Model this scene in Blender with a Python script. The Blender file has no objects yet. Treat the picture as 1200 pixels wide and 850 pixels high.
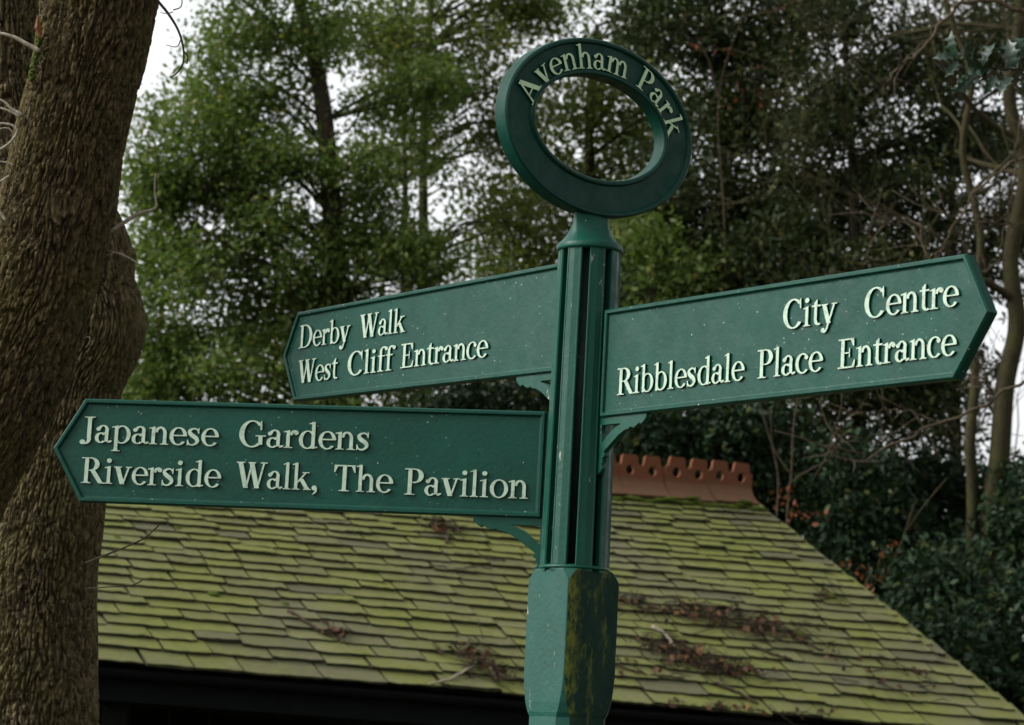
import bpy, bmesh, math, random
import numpy as np
from mathutils import Vector, Matrix

R = math.radians
C = bpy.context.scene.collection
SC = bpy.context.scene
EYE = 1.65                                   # camera height above the ground

# ------------------------------------------------------------------ camera
F_PX, PITCH, ROLL = 3256.7, R(8.427), R(3.0015)
CAM = np.array([-0.1352, -5.1344, EYE])
_fw = np.array([0, math.cos(PITCH), math.sin(PITCH)])
_up = np.array([0, -math.sin(PITCH), math.cos(PITCH)])
_rt = np.array([1.0, 0, 0])
RT = math.cos(ROLL)*_rt + math.sin(ROLL)*_up
UP = -math.sin(ROLL)*_rt + math.cos(ROLL)*_up
cd = bpy.data.cameras.new('camera'); cam = bpy.data.objects.new('camera', cd); C.objects.link(cam)
cd.sensor_fit = 'HORIZONTAL'; cd.sensor_width = 36; cd.lens = F_PX/1200*36
cd.clip_start = 0.1; cd.clip_end = 2000
m = Matrix(((RT[0], UP[0], -_fw[0], CAM[0]), (RT[1], UP[1], -_fw[1], CAM[1]), (RT[2], UP[2], -_fw[2], CAM[2]), (0, 0, 0, 1)))
cam.matrix_world = m
cd.dof.use_dof = True; cd.dof.focus_distance = 5.25; cd.dof.aperture_fstop = 12.5
SC.camera = cam

# ------------------------------------------------------------------ sky, sun, exposure
SUN_DIR = Vector((-0.80, -0.12, 0.60)).normalized()          # towards the sun, up and to the left
w = bpy.data.worlds.new('World'); SC.world = w; w.use_nodes = True
nt = w.node_tree; nt.nodes.clear()
out = nt.nodes.new('ShaderNodeOutputWorld'); bg = nt.nodes.new('ShaderNodeBackground')
sky = nt.nodes.new('ShaderNodeTexSky'); sky.sky_type = 'NISHITA'; sky.sun_disc = False
sky.sun_elevation = math.asin(SUN_DIR.z); sky.sun_rotation = math.atan2(SUN_DIR.x, SUN_DIR.y)
sky.air_density = 1.0; sky.dust_density = 4.0; sky.ozone_density = 1.0
hs = nt.nodes.new('ShaderNodeHueSaturation'); hs.inputs['Saturation'].default_value = 0.10   # cloud cover
bg.inputs['Strength'].default_value = 0.15
nt.links.new(sky.outputs[0], hs.inputs['Color']); nt.links.new(hs.outputs[0], bg.inputs[0]); nt.links.new(bg.outputs[0], out.inputs[0])
sd = bpy.data.lights.new('sun', 'SUN'); sun = bpy.data.objects.new('sun', sd); C.objects.link(sun)
sd.energy = 0.60; sd.angle = R(16); sd.color = (1.0, 0.96, 0.90)
sun.rotation_euler = SUN_DIR.to_track_quat('Z', 'Y').to_euler()
SC.view_settings.view_transform = 'Standard'; SC.view_settings.look = 'None'
SC.view_settings.exposure = 1.1; SC.view_settings.gamma = 1.0; SC.view_settings.use_curve_mapping = False

# ------------------------------------------------------------------ helpers
def ray(px, py):
    return _fw + RT*(px-600)/F_PX - UP*(py-425)/F_PX
def at(px, py, depth):                        # point of the place seen there, `depth` metres in front
    return CAM + ray(px, py)*depth
def on_plane(px, py, p0, n):
    v = ray(px, py); return CAM + v*(((p0-CAM) @ n)/(v @ n))

def tag(o, label=None, cat=None, group=None, kind=None):
    if label: o['label'] = label
    if cat: o['category'] = cat
    if group: o['group'] = group
    if kind: o['kind'] = kind
    return o
def link(name, me, parent=None, mat=None, mw=None):
    o = bpy.data.objects.new(name, me); C.objects.link(o)
    if mat is not None and me is not None and not me.materials: me.materials.append(mat)
    if parent is not None: o.parent = parent
    if mw is not None: o.matrix_local = mw
    return o
def empty(name, loc=(0, 0, 0)):
    o = bpy.data.objects.new(name, None); C.objects.link(o); o.location = loc; o.empty_display_size = 0.1
    return o

class MB:
    """collects shapes that become one mesh"""
    def __init__(s): s.v = []; s.f = []
    def add(s, vs, fs):
        b = len(s.v); s.v.extend([tuple(p) for p in vs]); s.f.extend([tuple(i+b for i in f) for f in fs])
    def box(s, c, sx, sy, sz, ax=None):
        ax = ax or (Vector((1, 0, 0)), Vector((0, 1, 0)), Vector((0, 0, 1)))
        c = Vector(c); vs = []
        for k in (-1, 1):
            for j in (-1, 1):
                for i in (-1, 1): vs.append(c + ax[0]*(i*sx/2) + ax[1]*(j*sy/2) + ax[2]*(k*sz/2))
        s.add(vs, [(0, 2, 3, 1), (4, 5, 7, 6), (0, 1, 5, 4), (2, 6, 7, 3), (0, 4, 6, 2), (1, 3, 7, 5)])
    def tube(s, pts, rad, n=6, cap=True):
        pts = [Vector(p) for p in pts]; k = len(pts)
        rad = rad if hasattr(rad, '__len__') else [rad]*k
        t0 = (pts[1]-pts[0]).normalized()
        a = Vector((0, 0, 1)) if abs(t0.z) < 0.9 else Vector((1, 0, 0))
        u = t0.cross(a).normalized(); vs = []; fs = []
        for i, p in enumerate(pts):
            t = (pts[min(i+1, k-1)]-pts[max(i-1, 0)])
            if t.length < 1e-9: t = t0.copy()
            t.normalize(); u = (u - t*u.dot(t)).normalized(); v = t.cross(u)
            for j in range(n):
                q = 2*math.pi*j/n; vs.append(p + (u*math.cos(q)+v*math.sin(q))*rad[i])
        for i in range(k-1):
            for j in range(n):
                fs.append((i*n+j, i*n+(j+1) % n, (i+1)*n+(j+1) % n, (i+1)*n+j))
        if cap: fs.append(tuple(range(n-1, -1, -1))); fs.append(tuple((k-1)*n+j for j in range(n)))
        s.add(vs, fs)
    def prism(s, poly, z0, z1, M=None):
        n = len(poly); vs = [(x, y, z0) for x, y in poly]+[(x, y, z1) for x, y in poly]
        fs = [tuple(range(n-1, -1, -1)), tuple(range(n, 2*n))]+[(i, (i+1) % n, n+(i+1) % n, n+i) for i in range(n)]
        if M is not None: vs = [M @ Vector(p) for p in vs]
        s.add(vs, fs)
    def lathe(s, prof, n=32):
        k = len(prof); vs = []
        for r, z in prof:
            for j in range(n): q = 2*math.pi*j/n; vs.append((r*math.cos(q), r*math.sin(q), z))
        fs = [(i*n+j, i*n+(j+1) % n, (i+1)*n+(j+1) % n, (i+1)*n+j) for i in range(k-1) for j in range(n)]
        fs += [tuple(range(n-1, -1, -1)), tuple((k-1)*n+j for j in range(n))]
        s.add(vs, fs)
    def mesh(s, name, smooth=False, fix=True):
        me = bpy.data.meshes.new(name); me.from_pydata(s.v, [], s.f)
        if fix:
            bm = bmesh.new(); bm.from_mesh(me); bmesh.ops.recalc_face_normals(bm, faces=bm.faces); bm.to_mesh(me); bm.free()
        if smooth: me.polygons.foreach_set('use_smooth', [True]*len(me.polygons))
        me.update(); return me
    def build(s, name, mat, parent=None, smooth=False, mw=None):
        return link(name, s.mesh(name, smooth), parent, mat, mw)

def np_mesh(name, V, Fc, smooth=False):
    """fast mesh from arrays: V (n,3), Fc (m,k)"""
    me = bpy.data.meshes.new(name); V = np.ascontiguousarray(V, np.float32); Fc = np.ascontiguousarray(Fc, np.int32)
    me.vertices.add(len(V)); me.vertices.foreach_set('co', V.ravel())
    k = Fc.shape[1]; me.loops.add(Fc.size); me.loops.foreach_set('vertex_index', Fc.ravel())
    me.polygons.add(len(Fc)); me.polygons.foreach_set('loop_start', np.arange(0, Fc.size, k, dtype=np.int32))
    me.polygons.foreach_set('loop_total', np.full(len(Fc), k, np.int32))
    if smooth: me.polygons.foreach_set('use_smooth', np.ones(len(Fc), bool))
    me.update(calc_edges=True); return me

def curve_plate(name, loops, half, bevel=0.0):
    """flat plate with holes from 2-D outlines"""
    cu = bpy.data.curves.new(name, 'CURVE'); cu.dimensions = '2D'; cu.fill_mode = 'BOTH'; cu.extrude = half; cu.bevel_depth = bevel; cu.bevel_resolution = 1
    for lp in loops:
        sp = cu.splines.new('POLY'); sp.points.add(len(lp)-1); sp.use_cyclic_u = True
        for p, (x, y) in zip(sp.points, lp): p.co = (x, y, 0, 1)
    o = bpy.data.objects.new(name+'_tmp', cu); C.objects.link(o)
    me = bpy.data.meshes.new_from_object(o.evaluated_get(bpy.context.evaluated_depsgraph_get()))
    me.name = name; bpy.data.objects.remove(o); bpy.data.curves.remove(cu); me.materials.clear()
    return me

def smooth_path(P, n):
    P = np.array(P, float); k = len(P); q = np.vstack([2*P[0]-P[1], P, 2*P[-1]-P[-2]]); o = []
    for s in np.linspace(0, k-1-1e-9, n):
        i = int(s); t = s-i; a, b, c, d = q[i:i+4]
        o.append(0.5*((2*b)+(-a+c)*t+(2*a-5*b+4*c-d)*t*t+(-a+3*b-3*c+d)*t**3))
    return np.array(o)

_rg = np.random.default_rng(5); _perm = _rg.permutation(256); _perm = np.concatenate([_perm, _perm, _perm])
_grad = _rg.normal(size=(256, 3)); _grad /= np.linalg.norm(_grad, axis=1)[:, None]
def noise3(p):
    p = np.asarray(p, float); i = np.floor(p).astype(int); f = p-i; i &= 255; u = f*f*f*(f*(f*6-15)+10); tot = 0
    for dx in (0, 1):
        for dy in (0, 1):
            for dz in (0, 1):
                h = _perm[_perm[_perm[(i[:, 0]+dx) & 255]+((i[:, 1]+dy) & 255)]+((i[:, 2]+dz) & 255)]
                g = _grad[h]; d = f-np.array([dx, dy, dz])
                wgt = (u[:, 0] if dx else 1-u[:, 0])*(u[:, 1] if dy else 1-u[:, 1])*(u[:, 2] if dz else 1-u[:, 2])
                tot = tot+wgt*(g*d).sum(1)
    return tot

# ------------------------------------------------------------------ materials
class NM:
    def __init__(s, name, rough=0.6, spec=0.5):
        s.m = bpy.data.materials.new(name); s.m.use_nodes = True; s.t = s.m.node_tree
        s.b = s.t.nodes['Principled BSDF']; s.b.inputs['Roughness'].default_value = rough
        s.b.inputs['Specular IOR Level'].default_value = spec
        s.out = s.t.nodes['Material Output']
        s.tc = s.t.nodes.new('ShaderNodeTexCoord')
    def n(s, k, **kw):
        o = s.t.nodes.new('ShaderNode'+k)
        for a, v in kw.items():
            if a in o.inputs: o.inputs[a].default_value = v
            else: setattr(o, a, v)
        return o
    def l(s, a, b): s.t.links.new(a, b)
    def co(s, kind='Object', scale=(1, 1, 1)):
        mp = s.n('Mapping'); mp.inputs['Scale'].default_value = scale
        if kind == 'World': g = s.n('NewGeometry'); s.l(g.outputs['Position'], mp.inputs[0])
        else: s.l(s.tc.outputs[kind], mp.inputs[0])
        return mp.outputs[0]
    def noise(s, co, scale, detail=4, rough=0.6, dist=0.0):
        o = s.n('TexNoise'); o.inputs['Scale'].default_value = scale; o.inputs['Detail'].default_value = detail
        o.inputs['Roughness'].default_value = rough; o.inputs['Distortion'].default_value = dist; s.l(co, o.inputs['Vector']); return o.outputs['Fac']
    def ramp(s, fac, stops):
        o = s.n('ValToRGB'); e = o.color_ramp.elements
        while len(e) < len(stops): e.new(0.5)
        for q, (p, c) in zip(e, stops): q.position = p; q.color = (*c, 1) if hasattr(c, '__len__') else (c, c, c, 1)
        s.l(fac, o.inputs[0]); return o.outputs[0]
    def mix(s, fac, a, b, mode='MIX'):
        o = s.n('Mix', data_type='RGBA', blend_type=mode)
        for sock, v in ((o.inputs[0], fac), (o.inputs[6], a), (o.inputs[7], b)):
            if hasattr(v, 'is_output'): s.l(v, sock)
            else: sock.default_value = (*v, 1) if hasattr(v, '__len__') else v
        return o.outputs[2]
    def math(s, op, a, b=None):
        o = s.n('Math', operation=op)
        for sock, v in ((o.inputs[0], a), (o.inputs[1], b)):
            if v is None: continue
            if hasattr(v, 'is_output'): s.l(v, sock)
            else: sock.default_value = v
        return o.outputs[0]
    def color(s, c): s.l(c, s.b.inputs['Base Color']); return s
    def bump(s, h, strength, dist):
        o = s.n('Bump'); o.inputs['Strength'].default_value = strength; o.inputs['Distance'].default_value = dist
        s.l(h, o.inputs['Height']); s.l(o.outputs[0], s.b.inputs['Normal']); return s

def paint(name, base, speck=True, algae=0.0, rough=0.42, chips=0.0, spec=0.14):
    q = NM(name, rough, spec); co = q.co('World')
    big = q.noise(co, 9, 4, 0.6); fine = q.noise(co, 120, 3, 0.6)
    col = q.mix(q.ramp(big, [(0.3, 0.0), (0.75, 1.0)]), tuple(c*0.82 for c in base), tuple(c*1.15 for c in base))
    grime = q.ramp(q.noise(co, 55, 5, 0.75), [(0.56, 0.0), (0.72, 1.0)])
    col = q.mix(q.math('MULTIPLY', grime, 0.45), col, (0.016, 0.034, 0.026))
    if algae:
        sx_ = q.n('SeparateXYZ'); q.l(q.tc.outputs['Object'], sx_.inputs[0])
        band = q.math('MULTIPLY', q.ramp(q.math('ADD', q.math('ADD', q.math('MULTIPLY', sx_.outputs['X'], 8.0), 0.5), q.math('MULTIPLY', q.math('SUBTRACT', q.noise(co, 28, 5, 0.7), 0.5), 0.55)), [(0.03, 1.0), (0.14, 0.9), (0.30, 0.0)]), q.ramp(q.noise(q.co('World', (1, 1, 0.5)), 70, 6, 0.75), [(0.42, 0.0), (0.62, 1.0)]))
        spots = q.ramp(q.noise(q.co('World', (1, 1, 0.4)), 38, 5, 0.75), [(0.54, 0.0), (0.74, 0.6)])
        dn = q.math('MAXIMUM', band, spots)
        col = q.mix(q.math('MULTIPLY', dn, algae), col, (0.150, 0.170, 0.016))
    if chips:
        ch = q.ramp(q.noise(q.co('World', (1, 1, 0.25)), 60, 4, 0.7), [(0.66, 0.0), (0.69, 1.0)])
        col = q.mix(q.math('MULTIPLY', ch, chips), col, (0.45, 0.45, 0.36))
    if speck:
        vo = q.n('TexVoronoi', feature='F1'); vo.inputs['Scale'].default_value = 100; q.l(co, vo.inputs['Vector'])
        wn = q.n('TexWhiteNoise'); q.l(vo.outputs['Position'], wn.inputs['Vector'])
        r = q.math('MULTIPLY', q.math('POWER', wn.outputs['Value'], 24.0), 0.26)
        sp = q.math('MULTIPLY', q.math('LESS_THAN', q.math('ADD', vo.outputs['Distance'], q.math('MULTIPLY', fine, 0.30)), q.math('ADD', r, 0.05)), 0.7)
        v2 = q.n('TexVoronoi', feature='F1'); v2.inputs['Scale'].default_value = 210; q.l(co, v2.inputs['Vector'])
        w2 = q.n('TexWhiteNoise'); q.l(v2.outputs['Position'], w2.inputs['Vector'])
        s2 = q.math('MULTIPLY', q.math('MULTIPLY', q.math('LESS_THAN', q.math('ADD', v2.outputs['Distance'], q.math('MULTIPLY', fine, 0.5)), 0.52), q.math('GREATER_THAN', w2.outputs['Value'], 0.976)), q.ramp(q.noise(co, 7, 3, 0.6), [(0.35, 0.15), (0.65, 0.6)]))
        col = q.mix(q.math('MAXIMUM', sp, s2), col, (0.36, 0.42, 0.32))
    q.color(col)
    q.l(q.ramp(q.noise(co, 30, 4, 0.6), [(0.3, rough-0.10), (0.7, rough+0.16)]), q.b.inputs['Roughness'])
    h = q.math('ADD', q.math('MULTIPLY', q.noise(co, 110, 2, 0.5), 1.0), q.math('MULTIPLY', q.noise(co, 420, 2, 0.5), 0.35))
    q.bump(h, 0.16, 0.004)
    return q.m

PAINT = paint('green_paint', (0.0022, 0.050, 0.032), speck=False, chips=0.55, spec=0.2)
PAINT_SIGN = paint('sign_green_paint', (0.0016, 0.042, 0.028), spec=0.17)
PAINT_RING = paint('ring_green_paint', (0.0016, 0.032, 0.022), speck=False)
PAINT_BASE = paint('base_green_paint', (0.0055, 0.055, 0.040), chips=0.4, spec=0.25, speck=False)
PAINT_BASE_ALGAE_SHADE = paint('base_green_paint_algae_shade', (0.003, 0.020, 0.012), algae=0.95, rough=0.6, speck=False)  # algae stain over a darker green that paints in this side's shade
SLOT = paint('slot_dark_paint', (0.0015, 0.006, 0.005), speck=False, chips=0.5, rough=0.6)

def letter_mat(name, base):
    q = NM(name, 0.5, 0.4); co = q.co('World')
    q.color(q.mix(q.ramp(q.noise(co, 70, 5, 0.7), [(0.48, 0.0), (0.72, 1.0)]), base, tuple(c*0.58 for c in base)))
    q.bump(q.noise(co, 200, 3, 0.6), 0.25, 0.002); return q.m
LETTER = letter_mat('letter_paint', (0.315, 0.415, 0.320))
LETTER_RING = letter_mat('ring_letter_paint', (0.42, 0.57, 0.36))

def bark_mat(name, lo, hi, moss, mamt):
    q = NM(name, 0.9, 0.15); co = q.co('World')
    st = q.noise(q.co('World', (1, 1, 0.22)), 95, 5, 0.75)
    col = q.mix(q.ramp(st, [(0.38, 0.0), (0.62, 1.0)]), lo, hi)
    ms = q.ramp(q.noise(co, 6, 6, 0.75), [(0.46, 0.0), (0.66, 1.0)])
    col = q.mix(q.math('MULTIPLY', ms, mamt), col, moss)
    q.color(col); q.bump(q.noise(q.co('World', (1, 1, 0.4)), 150, 4, 0.7), 0.6, 0.006); return q.m
BARK = bark_mat('bark', (0.017, 0.0125, 0.006), (0.122, 0.092, 0.046), (0.085, 0.074, 0.019), 0.6)
BARK_REAR = bark_mat('bark_rear', (0.020, 0.016, 0.009), (0.145, 0.116, 0.062), (0.095, 0.085, 0.025), 0.6)
BARK_DARK = bark_mat('bark_dark', (0.016, 0.013, 0.009), (0.045, 0.036, 0.024), (0.035, 0.038, 0.013), 0.4)
BARK_MOSSY = bark_mat('bark_mossy', (0.018, 0.016, 0.008), (0.048, 0.040, 0.020), (0.044, 0.047, 0.012), 0.8)
TWIG = bark_mat('twig_bark', (0.036, 0.027, 0.018), (0.085, 0.064, 0.042), (0.07, 0.07, 0.03), 0.2)
DEAD = bark_mat('dead_twig', (0.20, 0.17, 0.13), (0.36, 0.32, 0.25), (0.15, 0.15, 0.08), 0.2)

def leaf_mat(name, a, b, tip, rough=0.38, trans=0.3, spec=0.45):
    q = NM(name, rough, spec); g = q.n('NewGeometry')
    col = q.ramp(g.outputs['Random Per Island'], [(0.0, a), (0.72, b), (0.90, b), (1.0, tip)])
    q.color(col)
    tr = q.n('BsdfTranslucent'); q.l(q.mix(1.0, col, (1.0, 1.15, 0.55), 'MULTIPLY'), tr.inputs['Color'])
    mx = q.n('MixShader'); mx.inputs[0].default_value = trans
    q.l(q.b.outputs[0], mx.inputs[1]); q.l(tr.outputs[0], mx.inputs[2]); q.l(mx.outputs[0], q.out.inputs['Surface'])
    return q.m
LEAF_GREEN = leaf_mat('leaf_mid_green', (0.056, 0.094, 0.021), (0.108, 0.150, 0.036), (0.20, 0.19, 0.045), 0.45, 0.42, 0.2)
LEAF_OLIVE = leaf_mat('leaf_olive', (0.056, 0.080, 0.018), (0.112, 0.140, 0.034), (0.18, 0.15, 0.04), 0.45, 0.4, 0.2)
LEAF_DARK = leaf_mat('leaf_dark_green', (0.016, 0.026, 0.010), (0.034, 0.046, 0.016), (0.08, 0.075, 0.020), 0.5, 0.25, 0.12)  # dark evergreen leaf; deep crown shade is put into the colour too
LEAF_LAUREL = leaf_mat('leaf_deep_green', (0.009, 0.020, 0.009), (0.016, 0.033, 0.014), (0.06, 0.07, 0.016), 0.5, 0.15, 0.12)
LEAF_HOLLY = leaf_mat('leaf_holly', (0.010, 0.026, 0.014), (0.018, 0.038, 0.022), (0.035, 0.055, 0.022), 0.3, 0.08, 0.35)
LEAF_ORANGE = leaf_mat('leaf_orange', (0.09, 0.026, 0.009), (0.16, 0.048, 0.016), (0.22, 0.10, 0.035), 0.6, 0.3, 0.3)
LEAF_LITTER = leaf_mat('leaf_litter', (0.022, 0.013, 0.007), (0.070, 0.034, 0.015), (0.28, 0.13, 0.06), 0.7, 0.1, 0.2)

def slate_mat():
    q = NM('mossy_slate', 0.85, 0.25); co = q.co('World')
    g = q.n('NewGeometry'); oi = q.n('ObjectInfo')
    rnd = q.math('FRACT', q.math('ADD', q.math('MULTIPLY', g.outputs['Random Per Island'], 3.7), q.math('MULTIPLY', oi.outputs['Random'], 7.3)))
    stone = q.mix(rnd, (0.105, 0.102, 0.058), (0.195, 0.186, 0.115))
    moss = q.mix(q.noise(co, 14, 5, 0.7), (0.095, 0.112, 0.019), (0.195, 0.210, 0.048))
    cover = q.math('ADD', q.noise(co, 1.1, 4, 0.6), q.math('MULTIPLY', q.math('SUBTRACT', q.noise(co, 22, 5, 0.75), 0.5), 0.9))
    cover = q.math('ADD', cover, q.math('MULTIPLY', q.math('SUBTRACT', rnd, 0.5), 0.25))
    f = q.math('MULTIPLY', q.ramp(cover, [(0.26, 0.12), (0.62, 0.95)]), q.ramp(rnd, [(0.0, 0.15), (0.035, 0.2), (0.06, 1.0), (1.0, 1.0)]))       # a few bare slates
    col = q.mix(f, stone, moss)
    dark = q.ramp(q.noise(co, 45, 6, 0.8), [(0.57, 0.0), (0.72, 0.75)])
    col = q.mix(dark, col, (0.035, 0.036, 0.018))
    lich = q.ramp(q.noise(co, 9, 6, 0.8), [(0.64, 0.0), (0.72, 0.4)])
    col = q.mix(lich, col, (0.17, 0.17, 0.12))
    q.color(col); q.bump(q.noise(co, 60, 5, 0.75), 0.9, 0.016); return q.m
SLATE = slate_mat()

def simple(name, a, b, scale, rough=0.8, bump=0.3, bd=0.004, st=(1, 1, 1)):
    q = NM(name, rough, 0.12); co = q.co('World', st); nz = q.noise(co, scale, 5, 0.65)
    q.color(q.mix(q.ramp(nz, [(0.3, 0.0), (0.7, 1.0)]), a, b)); q.bump(nz, bump, bd); return q.m
def terracotta():
    q = NM('terracotta', 0.85, 0.2); co = q.co('World'); oc = q.co('Object')
    col = q.mix(q.noise(co, 20, 5, 0.7), (0.085, 0.027, 0.011), (0.175, 0.060, 0.026))
    oi = q.n('ObjectInfo'); col = q.mix(q.math('MULTIPLY', oi.outputs['Random'], 0.35), col, (0.085, 0.030, 0.020))
    sx = q.n('SeparateXYZ'); q.l(oc, sx.inputs[0])
    # weathered skirt: lichen has settled on the flared lower part
    low = q.math('MULTIPLY', q.ramp(sx.outputs['Z'], [(0.0, 1.0), (0.10, 0.75), (0.14, 0.0)]), q.ramp(q.noise(co, 12, 5, 0.7), [(0.3, 0.35), (0.7, 1.0)]))
    col = q.mix(low, col, (0.115, 0.070, 0.040))
    col = q.mix(q.ramp(q.noise(co, 30, 5, 0.8), [(0.52, 0.0), (0.70, 0.75)]), col, (0.075, 0.080, 0.032))
    q.color(col); q.bump(q.noise(co, 80, 4, 0.6), 0.4, 0.004); return q.m
TERRA = terracotta()
FASCIA = simple('fascia_paint', (0.002, 0.003, 0.003), (0.004, 0.005, 0.005), 8, 0.9)
TIMBER = simple('dark_timber', (0.005, 0.005, 0.005), (0.010, 0.010, 0.008), 12, 0.8, st=(1, 1, 0.2))
MOSS = simple('moss', (0.030, 0.048, 0.007), (0.085, 0.115, 0.018), 60, 0.95, 0.8, 0.02)
GROUND = simple('leafy_ground', (0.035, 0.030, 0.016), (0.075, 0.075, 0.030), 3, 0.95, 0.6, 0.03)
CONCRETE = simple('concrete', (0.10, 0.10, 0.09), (0.16, 0.155, 0.14), 6, 0.9)

# ------------------------------------------------------------------ ground
mb = MB(); gx = [-900, -200, -60, -20, -8, 0, 8, 20, 60, 200, 900]
vs = [(x, y, 0.05*math.sin(x*0.7)*math.cos(y*0.5)-0.06 if abs(x) < 100 and abs(y) < 100 else 0) for y in gx for x in gx]
k = len(gx)
mb.add(vs, [(j*k+i, j*k+i+1, (j+1)*k+i+1, (j+1)*k+i) for j in range(k-1) for i in range(k-1)])
tag(mb.build('ground', GROUND, smooth=True), kind='structure')

# ------------------------------------------------------------------ shelter with a slate roof
BETA = R(31); EX = np.array([math.cos(BETA), math.sin(BETA), 0]); NB = np.array([-math.sin(BETA), math.cos(BETA), 0])
P_EAVE = at(600, 808, 18.0); P_RIDGE = P_EAVE+NB*2.05
def eave_px(x): return on_plane(x, 771+0.0826*(x-113), P_EAVE, NB)
def ridge_px(x): return on_plane(x, 575+0.066*(x-720), P_RIDGE, NB)
EL, ER, RL, RR = eave_px(-230), eave_px(1221), ridge_px(90), ridge_px(878)
aL0, aR0, aL1, aR1 = EL @ EX, ER @ EX, RL @ EX, RR @ EX
def roof_pt(a, v):
    l = EL+(RL-EL)*v; r = ER+(RR-ER)*v; al, ar = l @ EX, r @ EX
    return l+(r-l)*((a-al)/(ar-al))
def roof_frame(a, v):
    p = roof_pt(a, v); x = roof_pt(a+0.05, v)-roof_pt(a-0.05, v); y = roof_pt(a, v+0.02)-roof_pt(a, v-0.02)
    x = x/np.linalg.norm(x); n = np.cross(x, y); n /= np.linalg.norm(n); y = np.cross(n, x)
    return p, x, y, n
def roof_px(px, py):                          # where the roof is seen there: (a, v)
    a, v = (aL0+aR0)/2, 0.5
    for _ in range(20):
        p = roof_pt(a, v); _, x, y, n = roof_frame(a, v); q = on_plane(px, py, p, n)-p
        a += q @ x*0.9; v = min(1.1, max(-0.1, v+(q @ y)/np.linalg.norm(roof_pt(a, 1)-roof_pt(a, 0))*0.9))
    return a, v

shelter = tag(empty('park_shelter', tuple((EL+ER)/2*np.array([1, 1, 0]))), 'low open shelter with mossy slate hipped roof and red ridge tiles', 'shelter')
off = Vector(shelter.location); INV = Matrix.Translation(-off)
# deck under the slates: all four slopes
depth_b = 2.05*2
ELb, ERb = EL+NB*depth_b, ER+NB*depth_b
dn = np.array([0, 0, -0.03])
mb = MB()
mb.add([p+dn for p in (EL, ER, RR, RL, ELb, ERb)], [(1, 5, 2), (5, 4, 3, 2), (4, 0, 3)])
for i in range(40):
    for j in range(12):
        cell = []
        for ii, jj in ((i, j), (i+1, j), (i+1, j+1), (i, j+1)):
            v = jj/12; l = EL+(RL-EL)*v; r = ER+(RR-ER)*v; cell.append(l+(r-l)*(ii/40)+dn)
        mb.add(cell, [(0, 1, 2, 3)])
mb.v = [tuple(Vector(p)-off) for p in mb.v]
roof = mb.build('roof', TIMBER, shelter)

rng = np.random.default_rng(11); random.seed(3)
def slate_mesh(i):
    r = np.random.default_rng(100+i); xs = np.linspace(-0.5, 0.5, 8); b = []
    for j, x in enumerate(xs):
        b.append((x+(0.012*r.normal() if 0 < j < 7 else 0), r.normal()*0.016+(0.035*r.random() if j in (0, 7) else 0)))
    poly = b+[(0.5+0.008*r.normal(), 0.5), (0.495, 1.0), (-0.495, 1.0), (-0.5+0.008*r.normal(), 0.5)]
    n = len(poly); vs = [(x, y, 0.0) for x, y in poly]+[(x*0.992, y+(0.012 if y < 0.3 else 0), 1.0+0.25*r.normal()*(0.5 if y < 0.3 else 0)) for x, y in poly]
    fs = [tuple(range(n-1, -1, -1)), tuple(range(n, 2*n))]+[(i_, (i_+1) % n, n+(i_+1) % n, n+i_) for i_ in range(n)]
    return vs, fs
EDGE = simple('slate_edge_shade', (0.020, 0.020, 0.012), (0.050, 0.052, 0.026), 40, 0.95, 0.6, 0.01)      # broken edges: bare stone, darkened to paint in the course shadow lines
SLV = [slate_mesh(i) for i in range(10)]
SLM = []
for vs, fs in SLV:
    q = MB(); q.add(vs, fs); me = q.mesh('slate'); me.materials.append(SLATE); me.materials.append(EDGE)
    me.polygons.foreach_set('material_index', [0 if p.normal.z > 0.5 else 1 for p in me.polygons]); SLM.append(me)
NROW = 27; wts = np.linspace(1.30, 0.70, NROW); vk = np.concatenate([[0], np.cumsum(wts)/wts.sum()])
rest = MB(); count = 0; SL_LEN = np.linalg.norm(roof_pt(0, 1)-roof_pt(0, 0))
slate_list = []
for k in range(NROW):
    v0 = vk[k]; expo = (vk[k+1]-vk[k])*SL_LEN
    l = EL+(RL-EL)*v0; r = ER+(RR-ER)*v0; a = l @ EX; aend = r @ EX; wmean = 0.42-0.20*(k/NROW)
    a -= rng.random()*0.2; first = True
    while a < aend-0.02:
        wd = wmean*(0.72+0.62*rng.random()); b = min(a+wd, aend)
        if aend-b < 0.10: b = aend
        a_ = max(a, l @ EX)
        if b-a_ > 0.03: slate_list.append((k, a_, b, v0, expo))
        a = b
for (k, a, b, v0, expo) in slate_list:
    p, x, y, n = roof_frame((a+b)/2, v0)
    jig = rng.normal(size=4)
    th = 0.016*(1+0.22*jig[0]); ln = expo*2.15
    tilt = math.atan2(0.034, ln)+R(0.25)*jig[1]; yaw = R(0.45)*jig[2]
    base = Matrix(((x[0], y[0], n[0], p[0]), (x[1], y[1], n[1], p[1]), (x[2], y[2], n[2], p[2]), (0, 0, 0, 1)))
    M = base @ Matrix.Translation((0, (-0.055 if k == 0 else -0.012)+0.010*jig[3], 0.020)) @ Matrix.Rotation(yaw, 4, 'Z') @ Matrix.Rotation(-tilt, 4, 'X') @ Matrix.Diagonal((b-a-0.012, ln, th, 1))
    vi = rng.integers(len(SLV))
    if rng.random() < 0.012:                      # a slipped slate
        M = M @ Matrix.Translation((0, -0.10, 0)) @ Matrix.Rotation(R(3*jig[0]), 4, 'Z')
    if count < 298:
        o = link('slate', SLM[vi], roof); o.matrix_local = INV @ M; count += 1
    else:
        rest.add([INV @ (M @ Vector(q)) for q in SLV[vi][0]], SLV[vi][1])
o = tag(rest.build('slate_courses', SLATE, roof), kind='stuff'); o.data.materials.append(EDGE)
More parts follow.
